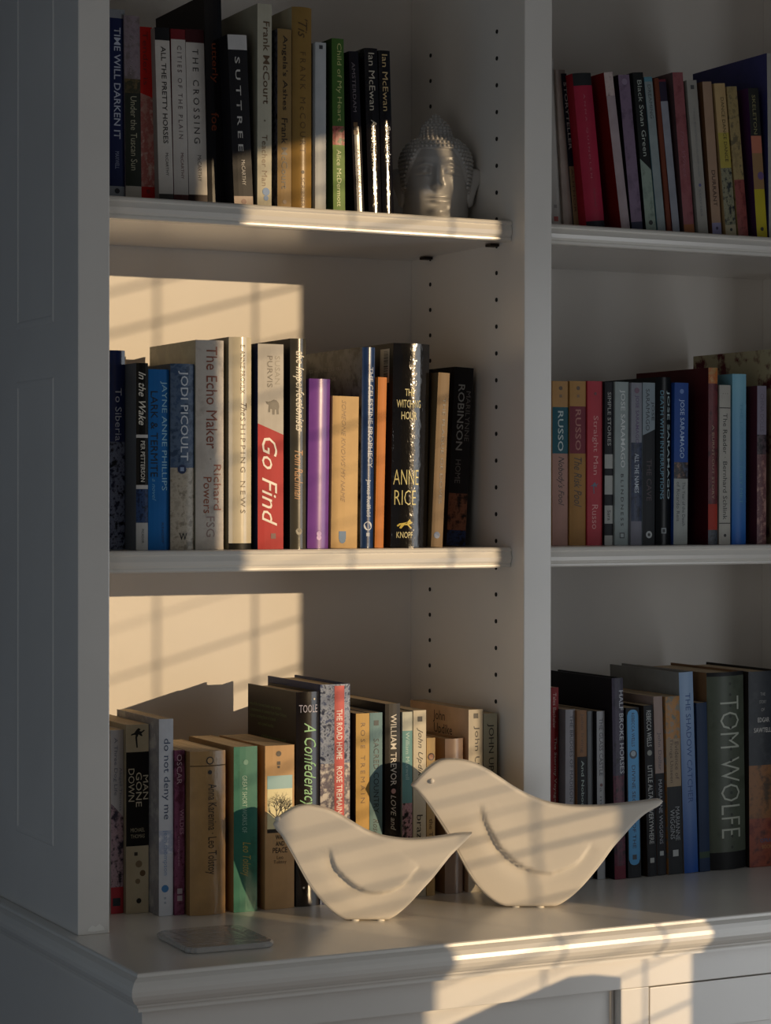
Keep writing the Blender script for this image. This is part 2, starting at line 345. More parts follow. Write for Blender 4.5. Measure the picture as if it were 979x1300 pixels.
def book(label, top, bot, ybot_ref, bands, texts=(), Y=.05, d=.135, hard=0, rnd=0.0006, side=None, zb=0.0, marks=(), pages=PAGE, group='', sidetext=(), name='book', gloss=None, X0=None):
    """top=(xl,xr,y) bot=(xl,xr) in picture coordinates of the spine; the book stands on z=zb with its spine at depth Y."""
    pbase = onY(bot[0], 600, Y); B = pbase.copy(); B.z = zb
    XL = onY(bot[0], pix(B)[1], Y).x; XR = onY(bot[1], pix(B)[1], Y).x
    if X0 is not None and XL < X0:
        XL = X0
    w = max(XR-XL, .006); ybase = pix(Vector((XL, Y, zb)))[1]
    T = onY((top[0]+top[1])/2, top[2], Y); h = T.z-zb
    Tl = onY(top[0], top[2], Y).x; lean = math.atan2(Tl-XL, h)
    if abs(lean) < .006: lean = 0
    h = h/math.cos(lean) - (w*abs(math.sin(lean)) if lean else 0)
    w = w*math.cos(lean)
    root = empty(name, label, 'book', group=group)
    if lean <= 0: root.location = (XL, Y, zb+.0002); root.rotation_euler = (0, lean, 0)
    else:  # pivots on its right bottom corner
        root.location = (XL+w*(1-math.cos(lean)), Y, zb+.0002+w*math.sin(lean)); root.rotation_euler = (0, lean, 0)
    prof = lambda t: rnd*(2*t-1)**2
    zf_ = lambda y: max(0, min(h, h*(ybase-y)/(ybase-top[2])))
    # ---- cover: one U of board or card, spine coloured in bands
    tc = .0024 if hard else .0005; ns = 8 if rnd > .0012 else 4
    outer = [(0, d)] + [(w*i/ns, prof(i/ns)) for i in range(ns+1)] + [(w, d)]
    inner = [(tc, d)] + [(tc+(w-2*tc)*i/ns, prof(i/ns)+tc) for i in range(ns+1)] + [(w-tc, d)]
    n = len(outer)
    mats = [side or bands[0][0]]; rows = [(h, h)]; segm = []
    for bnd in bands:
        m = bnd[0]
        if m not in mats: mats.append(m)
        segm.append(mats.index(m))
        if len(bnd) == 2: rows.append((zf_(bnd[1]),)*2)
        elif len(bnd) == 3: rows.append((zf_(bnd[1]), zf_(bnd[2])))
        else: rows.append((0, 0))
    if len(bands[-1]) > 1: rows[-1] = (0, 0)
    V, F, MI = [], [], []
    for za, zb_ in rows:
        for x, y in outer: V.append((x, y, za+(zb_-za)*x/w))
    R = len(rows)
    for za, zb_ in rows:
        for x, y in inner: V.append((x, y, za+(zb_-za)*x/w))
    for r in range(R-1):
        for j in range(n-1):
            a, b_ = r*n+j, (r+1)*n+j
            F.append((a, b_, b_+1, a+1)); MI.append(segm[r] if 1 <= j <= n-3 else 0)
            a, b_ = R*n+a, R*n+b_
            F.append((a, a+1, b_+1, b_)); MI.append(0)
        for j in (0, n-1):
            a, b_ = r*n+j, (r+1)*n+j; F.append((a, R*n+a, R*n+b_, b_)); MI.append(0)
    for j in range(n-1):
        F.append((j, j+1, R*n+j+1, R*n+j)); MI.append(0 if not 1 <= j <= n-3 else segm[0])
        a = (R-1)*n+j; F.append((a, a+1, R*n+a+1, R*n+a)); MI.append(0 if not 1 <= j <= n-3 else segm[-1])
    cov = meshobj('cover', V, F, mats, root, MI)
    if rnd > .0012:
        cov.data.polygons.foreach_set('use_smooth', [1 <= (k % 1) or True for k in range(len(F))])
        cov.data.set_sharp_from_angle(angle=math.radians(35))
    bm = bmesh.new(); bm.from_mesh(cov.data); bmesh.ops.recalc_face_normals(bm, faces=bm.faces[:]); bm.to_mesh(cov.data); bm.free()
    # ---- page block
    o_ = .003 if hard else .0003
    box('pages', tc+.0001, w-tc-.0001, rnd+tc+.0004, d-(o_ if hard else .0004), o_, h-o_, pages, root, 0)
    for t in texts:
        s, y0, y1, c, hh, col = t[:6]; fl = t[6] if len(t) > 6 else ''
        add_text(root, 'lettering', s, w, prof, zf_(y0), zf_(y1), c, hh, lin_hex(col), fl)
    for mk in marks:
        kind, y, cxx, sz, col = mk[:5]
        if kind == 'panel':        # coloured panel printed on the spine: y is (top, bottom), sz its half width as a share of the spine
            hz = (zf_(y[0])-zf_(y[1]))/2; rr_ = mk[5] if len(mk) > 5 else 0; hw_ = sz*w
            V, F = [], []; zm = (zf_(y[0])+zf_(y[1]))/2; NS = 12; lf = mk[6] if len(mk) > 6 else .00018
            for q in range(NS+1):
                u_ = -1+2*q/NS; e_ = max(0, abs(u_)-(1-rr_))/rr_ if rr_ else 0
                hh_ = hz-hw_*rr_*(1-math.sqrt(max(0, 1-e_*e_))) if rr_ else hz
                xx = w*cxx+u_*hw_; V += [(xx, prof(min(max(xx/w, 0), 1))-lf, zm-hh_), (xx, prof(min(max(xx/w, 0), 1))-lf, zm+hh_)]
            for q in range(NS): F.append((2*q, 2*q+2, 2*q+3, 2*q+1))
            meshobj('printed_panel', V, F, mat(col, .45), root)
        elif kind == 'tree':
            V, F = [], []; tr_ = random.Random(2)
            def limb(x, z, a, L_, wd, n_):
                x2, z2 = x+math.sin(a)*L_, z+math.cos(a)*L_; k = len(V); nx, nz_ = math.cos(a)*wd, -math.sin(a)*wd
                V.extend([(min(max(a_, w*.09), w*.91), -.0005, c_) for a_, c_ in ((x-nx, z-nz_), (x+nx, z+nz_), (x2+nx*.6, z2+nz_*.6), (x2-nx*.6, z2-nz_*.6))]); F.append((k, k+1, k+2, k+3))
                if n_: [limb(x2, z2, a+s_*tr_.uniform(.3, .75), L_*tr_.uniform(.6, .8), wd*.62, n_-1) for s_ in (-1, 1, .2)[:3 if n_ > 2 else 2]]
            for dx_ in (-.0028, .0028): limb(w*.5+dx_, zf_(1054), dx_*45, .013, .0009, 5)
            meshobj('tree_print', V, F, mat(col, .5), root)
        else: flat_shape(root, 'emblem', {'disc': DISC, 'sq': SQ, 'ele': ELE, 'dog': DOG, 'fig': FIG}[kind], w, prof, zf_(y), sz, cxx, lin_hex(col))
    for s, y0, zz, hh, col in sidetext:      # lines printed on the visible side face (u from fore-edge)
        if s == '#bar':                       # white bar-code field: y0 from the fore-edge, zz from the top
            q = lambda u0, u1, z0, z1, l_: [(-l_, d-u0, z0), (-l_, d-u1, z0), (-l_, d-u1, z1), (-l_, d-u0, z1)]
            meshobj('printed_panel', q(y0, y0+.024, h-zz-.04, h-zz, .0003), [(0, 1, 2, 3)], mat('#b9b4a8', .4), root)
            V, F = [], []; zz0 = h-zz-.003; rb_ = random.Random(4)
            while zz0 > h-zz-.034:
                t_ = rb_.choice((.0005, .0009, .0014)); k = len(V); V += q(y0+.010, y0+.021, zz0-t_, zz0, .0006); F.append((k, k+1, k+2, k+3)); zz0 -= t_+rb_.choice((.0006, .001))
            meshobj('bar_code', V, F, mat('#1a1816', .5), root); continue
        cu = bpy.data.curves.new('t', 'FONT'); cu.body = s; cu.resolution_u = 2; ob = bpy.data.objects.new('t', cu)
        me = bpy.data.meshes.new_from_object(ob); bpy.data.objects.remove(ob); bpy.data.curves.remove(cu)
        for v in me.vertices: v.co = Vector((-.0003, d-y0-v.co.x*hh, h-zz+v.co.y*hh))
        me.materials.append(mat(lin_hex(col), .45)); link(bpy.data.objects.new('lettering', me), root)
    root['w_'] = 0; del root['w_']
    return XL, XL+w, root, h, w
def lin_hex(c): return c
C_ = lambda h, r=.5, k='cover', **kw: mat(h, r, k, **kw)
G_ = lambda h, **kw: mat(h, .16, 'cover', coat=.6)
K_ = lambda h: mat(h, .13, 'crinkle', coat=1.0)
def M_(a, b_, c=None, sc=60, r=.35): return mat(a, r, 'mottle', hex2=b_, hex3=c, scale=sc)

DBG = False
def row(specs, zb, group, Ylo, Yhi, xmin):
    """stand a row of books side by side; each is set forward or back so that it meets its neighbour."""
    X = xmin+.0005; Yp = specs[0].get('Y', (Ylo+Yhi)/2)
    for sp in specs:
        sp = dict(sp); Yw = sp.pop('Y', None)
        xl = min(sp['bot'][0], 1e9)
        if Yw is None:
            # depth at which the left edge touches the neighbour's right side
            lo, hi = Ylo, Yhi; y = lo
            while y < hi and onY(xl, 650, y).x < X: y += .0005
            Yw = max(y, Ylo)
            if y <= Ylo and 'loose' in sp: Yw = Yp
        sp.pop('loose', None)
        a, b_, r_, h, w = book(Y=Yw, zb=zb, group=group, ybot_ref=0, X0=X, **sp)
        X = b_+.0005; Yp = Yw
        if DBG: print('ROW', sp['label'][:30], 'X %.3f-%.3f Y %.3f' % (a, b_, Yw), 'base px', [round(q) for q in pix(Vector((a, Yw, zb)))], [round(q) for q in pix(Vector((b_, Yw, zb)))])

# ---- top left shelf
top_left = [
 dict(label='navy spined book titled Time Will Darken It, far left of the top left shelf', top=(138.6,156.5,12), bot=(139,158.5), Y=.10,
  bands=[(C_('#8d9096'),23),(C_('#18234f'),236),(C_('#8f949b'),)], side=C_('#18234f'), texts=[('TIME WILL DARKEN IT',35,176,.5,.42,'#b9bfd2','b'),('MAXWELL',192,214,.5,.25,'#8a92b0')], marks=[('disc',242,.5,.003,'#20242c')]),
 dict(label='grey-pink and olive paperback titled Under the Tuscan Sun on the top left shelf', top=(157.5,176,20), bot=(160,180),
  bands=[(M_('#7e7078','#8d7f86','#756a6a'),100),(M_('#5a4e38','#3a3a2c','#6a5a3e'),118),(C_('#2c3028'),236),(C_('#b9b2a6'),)], texts=[('Under the Tuscan Sun',122,216,.55,.42,'#a9a58c'),('Frances Mayes',48,95,.4,.25,'#9c8f96','i')]),
 dict(label='red topped paperback with a pale pink mottled lower spine on the top left shelf', top=(176.5,190,34), bot=(180,197),
  bands=[(C_('#c8231c'),118,124),(M_('#b98a80','#a8605a','#c4a59a'),237),(C_('#b3201c'),)], texts=[('Tender is',40,108,.45,.4,'#7c1512')], marks=[('disc',243,.5,.0025,'#7c1512')]),
 dict(label='white spined book with black cap titled All the Pretty Horses on the top left shelf', top=(196.5,216.5,35), bot=(202.5,221),
  bands=[(C_('#17171a'),51),(C_('#c9c4bd'),246),(C_('#3b3836'),)], side=C_('#8d8a86'), texts=[('ALL THE PRETTY HORSES',59,182,.55,.34,'#2a2826','b'),('McCARTHY',194,223,.6,.22,'#4a4644')]),
 dict(label='white spined book with red cap titled Cities of the Plain on the top left shelf', top=(217,235,37), bot=(221.5,240),
  bands=[(C_('#6e1a20'),50),(C_('#c4bfb9'),247),(C_('#4a2320'),)], texts=[('CITIES OF THE PLAIN',58,176,.55,.3,'#5a4c4c','s'),('McCARTHY',194,227,.6,.22,'#6a4a4a')]),
 dict(label='widest white spined book with dark red cap titled The Crossing on the top left shelf', top=(235.5,258,37), bot=(240.5,264),
  bands=[(C_('#3c1015'),54),(C_('#c4bfb9'),247),(C_('#26100f'),)], texts=[('THE CROSSING',62,182,.5,.32,'#2e2b2a','s'),('McCARTHY',197,230,.6,.22,'#3e3a3a')]),
 dict(label='tall black glossy book with orange lettering on the top left shelf', top=(259,286,-6), bot=(264.5,286.5), d=.15,
  bands=[(G_('#131012'),)], texts=[('utterly',55,105,.5,.45,'#7c3a1c','b'),('foe',143,166,.5,.45,'#7c3a1c','b')], side=C_('#17110f')),
 dict(label='black book with white cap titled Suttree on the top left shelf', top=(289,320,44), bot=(298,322),
  bands=[(C_('#c6c4c2'),63),(C_('#1b1a1e'),249),(C_('#b7a79c'),)], side=C_('#15151a'), texts=[('S U T T R E E',72,192,.45,.26,'#c0bdb8','b'),('McCARTHY',203,235,.55,.2,'#9c9a98')], marks=[('disc',256,.5,.003,'#6a4238')]),
 dict(label='tall cream hardcover titled Teacher Man on the top left shelf', top=(326,343,5), bot=(327,345), d=.15, hard=1,
  bands=[(C_('#bdb8a4'),)], texts=[('Frank McCourt',27,132,.62,.48,'#5c4630','b'),('Teacher Man',171,236,.5,.4,'#6d5840')], marks=[('sq',153,.5,.0009,'#6a6254'),('disc',243,.6,.0045,'#3b6ea8'),('disc',251,.6,.003,'#3b6ea8')], side=C_('#8f8a78')),
 dict(label="slightly shorter tan paperback titled Angela's Ashes on the top left shelf", top=(353,369.5,37), bot=(352.5,370),
  bands=[(C_('#8f7448'),)], side=M_('#2a2a30','#5a5860','#1a1a20',80), texts=[("Angela's Ashes",45,140,.5,.45,'#2a1d10','b'),('Frank McCourt',150,240,.5,.45,'#2a1d10','b')], marks=[('disc',256,.5,.0025,'#5c4020')]),
 dict(label="tall gold-brown hardcover titled 'Tis on the top left shelf", top=(372,395,9), bot=(372,397), hard=1, rnd=.004, d=.15,
  bands=[(C_('#94753f',.3),)], side=C_('#a39a80'), texts=[("'Tis",24,48,.5,.5,'#4d3718','i'),('FRANK McCOURT',66,194,.5,.3,'#5d4420','s'),('SCRIBNER',225,262,.5,.18,'#5d4420')], marks=[('disc',218,.5,.002,'#3d2810')]),
 dict(label='thin silvery white paperback between gold and green books on the top left shelf', top=(400,413,54), bot=(400.5,414),
  bands=[(C_('#b9bcbd'),)], marks=[('sq',60,.5,.0022,'#3a3c40')]),
 dict(label='green book titled Child of My Heart on the top left shelf', top=(421.5,437.5,49), bot=(423.5,438.6),
  bands=[(C_('#44682c'),160),(M_('#7a4038','#a8605a','#4a5a3a',150),184),(C_('#6d8a46'),)], side=C_('#28401c'), texts=[('Child of My Heart',55,154,.55,.5,'#b9bd78'),('Alice McDermott',190,262,.5,.4,'#c9d09c')]),
 dict(label='leaning dark thin paperback titled Amsterdam on the top left shelf', top=(443,455,65), bot=(451,463),
  bands=[(G_('#18141a'),)], texts=[('AMSTERDAM',79,142,.4,.35,'#6c6468'),('IAN McEWAN',190,250,.5,.4,'#8d8488')], marks=[('sq',158,.4,.0025,'#6a4e30'),('sq',168,.4,.0025,'#6a4e30')]),
 dict(label='glossy black leaning paperback titled Atonement on the top left shelf', top=(463,480,61), bot=(469,485.5), rnd=.0015,
  bands=[(K_('#120e10'),)], texts=[('Ian McEwan',67,140,.5,.48,'#b9b1a0'),('Atonement',152,214,.55,.46,'#b9b1a0')]),
 dict(label='glossy black leaning paperback titled Saturday, beside the white head figurine', top=(481,495,64), bot=(486.5,501), rnd=.0015,
  bands=[(K_('#0f0c10'),)], texts=[('Ian McEwan',69,141,.5,.5,'#c2a878'),('Saturday',160,210,.6,.5,'#9ca0a8')]),
]
row(top_left, ZT, 'books on the top left shelf', .06, .125, 0)

mid_left = [
 dict(label='glossy navy book titled To Siberia at the far left of the middle left shelf', top=(140,157.5,445), bot=(140,159), Y=.10,
  bands=[(G_('#1e2c60'),561),(M_('#20243c','#8088a0','#15161f',90,.15),)], rnd=.0016, texts=[('To Siberia',493,560,.55,.45,'#c3c9da')]),
 dict(label='black and white banded paperback titled In the Wake on the middle left shelf', top=(172.5,187,461), bot=(173,188),
  bands=[(G_('#15130f'),552),(C_('#c9c6c2'),556),(G_('#15130f'),616),(C_('#c9c6c2'),621),(M_('#1b2740','#31456a','#101828',120),664),(C_('#b9b8b4'),)], side=C_('#5a6068'),
  texts=[('In the Wake',472,540,.5,.62,'#e0dccf','bi'),('PER PETTERSON',560,612,.55,.36,'#d6d2c6','b'),('PICADOR',672,690,.55,.2,'#3a3a3a')]),
 dict(label='bright blue book titled Lark & Termite on the middle left shelf', top=(188.5,214,469), bot=(188.5,214.5),
  bands=[(C_('#1467ac'),)], texts=[('JAYNE ANNE PHILLIPS',484,623,.74,.34,'#8fc0d6'),('LARK & TERMITE',497,606,.28,.34,'#14202c'),('a novel',608,636,.28,.2,'#6aa6cc','i'),('KNOPF',664,690,.7,.12,'#0d3a66')]),
 dict(label='blue-grey over beige curved spine with large white author lettering, right of the bright blue book', top=(217,247,462), bot=(217.5,247.7), rnd=.003,
  bands=[(M_('#3f5472','#5a6c84','#33465f',80),594),(M_('#a39a8a','#b9ae9c','#8d8474',90,.25),)], side=C_('#3b4a5c'),
  texts=[('JODI PICOULT',471,585,.5,.42,'#cdd3da','b'),('W',677,686,.5,.32,'#1a1712','Hb'),('',1,2,.5,.5,'#000000')], marks=[('disc',596,.45,.0052,'#1f2f52'),('sq',596,.45,.0022,'#8fa0bc')]),
 dict(label='tall beige hardcover titled The Echo Maker on the middle left shelf', top=(249.5,284,432), bot=(249.5,285), rnd=.003, hard=1, d=.145,
  bands=[(M_('#c2b8ac','#cfc6ba','#b0a69a',14,.25),)], side=M_('#9c9a84','#8a8a78','#aaa690',12,.3),
  texts=[('The Echo Maker',440,570,.55,.42,'#8a4a34'),('Richard',590,648,.76,.3,'#9a5a40'),('Powers',606,652,.4,.3,'#9a5a40'),('FSG',656,682,.5,.3,'#a08880')], marks=[('sq',583,.5,.0008,'#a09484')]),
 dict(label='tall shiny cream hardcover with black foot titled The Shipping News on the middle left shelf', top=(292,320,428), bot=(292.5,321), rnd=.005, hard=1, d=.155,
  bands=[(mat('#d8cdb2',.2,'cover',coat=.8),690),(C_('#15130f'),)], side=C_('#8a8272'),
  texts=[('E. ANNIE PROULX',438,500,.55,.2,'#6a5a44'),('The',512,528,.6,.3,'#5a4a38','i'),('SHIPPING NEWS',530,652,.56,.22,'#6a5a44','s')]),
 dict(label='book with grey top and slanted red lower spine titled Go Find, showing an elephant', top=(328,361.5,437), bot=(327.5,360),
  bands=[(C_('#c2bcb2'),538,552),(C_('#b82a2c'),)], side=C_('#20284a'),
  texts=[('SUSAN',452,488,.76,.2,'#8a8478'),('PURVIS',452,492,.46,.2,'#4a443c'),('Go Find',556,668,.46,.62,'#efe6da','i')], marks=[('ele',517,.56,.0085,'#4a453e'),('sq',681,.6,.003,'#5a1a1a')]),
 dict(label='dark olive glossy hardcover with white script titled The Imperfectionists on the middle left shelf', top=(370,390,430), bot=(369.5,389.5), rnd=.003, hard=1, d=.15,
  bands=[(mat('#4b473c',.22,'cover',coat=.7),)], side=C_('#2a2722'),
  texts=[('the Imperfectionists',446,548,.5,.72,'#e6dfcc','ib'),('Tom Rachman',572,634,.5,.55,'#c99a70','i')], marks=[('disc',675,.5,.004,'#8a8474'),('sq',685,.5,.0008,'#8a8474')]),
 dict(label='purple spined book on the middle left shelf', top=(394,422.5,481), bot=(391.5,418), rnd=.003,
  bands=[(mat('#8650a8',.25,'cover',coat=.5),)], texts=[('THE PURPLE',486,500,.4,.1,'#7b3fa0')][:0], marks=[('disc',678,.5,.003,'#c9a8dc'),('disc',683,.5,.003,'#c9a8dc')]),
 dict(label='short light tan paperback left of the navy rounded book on the middle left shelf', top=(423,455.5,503), bot=(420.5,453.7), rnd=.001, d=.10,
  bands=[(C_('#d0ac74'),)], texts=[('LAWRENCE HILL',508,590,.42,.16,'#9a7440'),('THE OFFERING',600,640,.42,.14,'#7a5428')][:0]+[('SOMEONE KNOWS MY NAME',508,638,.42,.16,'#8f6c3c','i')], marks=[('sq',680,.42,.0045,'#3f6a94'),('disc',686,.42,.004,'#3f6a94')]),
 dict(label='navy rounded spine titled The Celestine Prophecy on the middle left shelf', top=(461.5,479.5,441), bot=(459,475), rnd=.003, hard=1,
  bands=[(mat('#1c3765',.25,'cover',coat=.6),)], side=M_('#1a1917','#6a6a66','#34332f',22,.3), d=.16, sidetext=[('YOU HAVE NEVER SEEN A WALL',.012,.024,.0062,'#a8a8a2'),('BROKEN DOWN LIKE THIS',.012,.036,.0062,'#a8a8a2')], texts=[('THE CELESTINE PROPHECY',466,594,.62,.4,'#c3cad6','b'),('James Redfield',609,656,.5,.42,'#c3cad6','b')], marks=[('disc',668,.5,.0052,'#d4d8dd'),('sq',679,.5,.002,'#aeb6c4')]),
 dict(label='orange spined thin paperback right of the navy rounded book on the middle left shelf', top=(480.5,491.6,479), bot=(476,487),
  bands=[(C_('#c87a34'),)], texts=[]),
 dict(label='very thick glossy black hardcover titled The Witching Hour on the middle left shelf', top=(503,554,436), bot=(499,545), rnd=.007, hard=1, d=.165,
  bands=[(K_('#15120f'),)], side=C_('#16140f'),
  texts=[('THE',494,503,.4,.24,'#d9cf9a','Hb'),('WITCHING',508,518,.4,.62,'#d9cf9a','Hb'),('HOUR',523,533,.4,.4,'#d9cf9a','Hb'),('ANNE',597,616,.36,.64,'#e0d48f','Ht'),('RICE',623,642,.34,.54,'#e0d48f','Ht'),('KNOPF',676,684,.33,.4,'#d9cf9a','H')],
  marks=[('dog',666,.33,.0095,'#d9c25a')], sidetext=[('#bar',.125,.006,0,'')]),
 dict(label='thin tan paperback leaning between two black books on the middle left shelf', top=(557,570.5,473), bot=(547.5,562),
  bands=[(C_('#7d6546'),)], texts=[('THE PLAGUE OF DOVES',505,640,.6,.26,'#4f4a48')], marks=[('disc',680,.45,.004,'#33507c')]),  # tan darkened to hold the partial shade this spine stands in
 dict(label='black book titled Home with a small face, right end of the middle left shelf', top=(578,599,466), bot=(567,591), Y=.10,
  bands=[(C_('#1c1a1c',.5),627),(M_('#1c1714','#8a5a44','#241a16',45,.5),674),(M_('#16141a','#2a3c6a','#1c1a1c',80,.5),)], side=C_('#141214'),
  texts=[('ROBINSON',488,572,.4,.34,'#9ca0a0','b'),('MARILYNNE',496,560,.78,.24,'#6c6a68'),('HOME',584,614,.4,.28,'#6c6a68')]),
]
row(mid_left, ZM, 'books on the middle left shelf', .055, .125, 0)

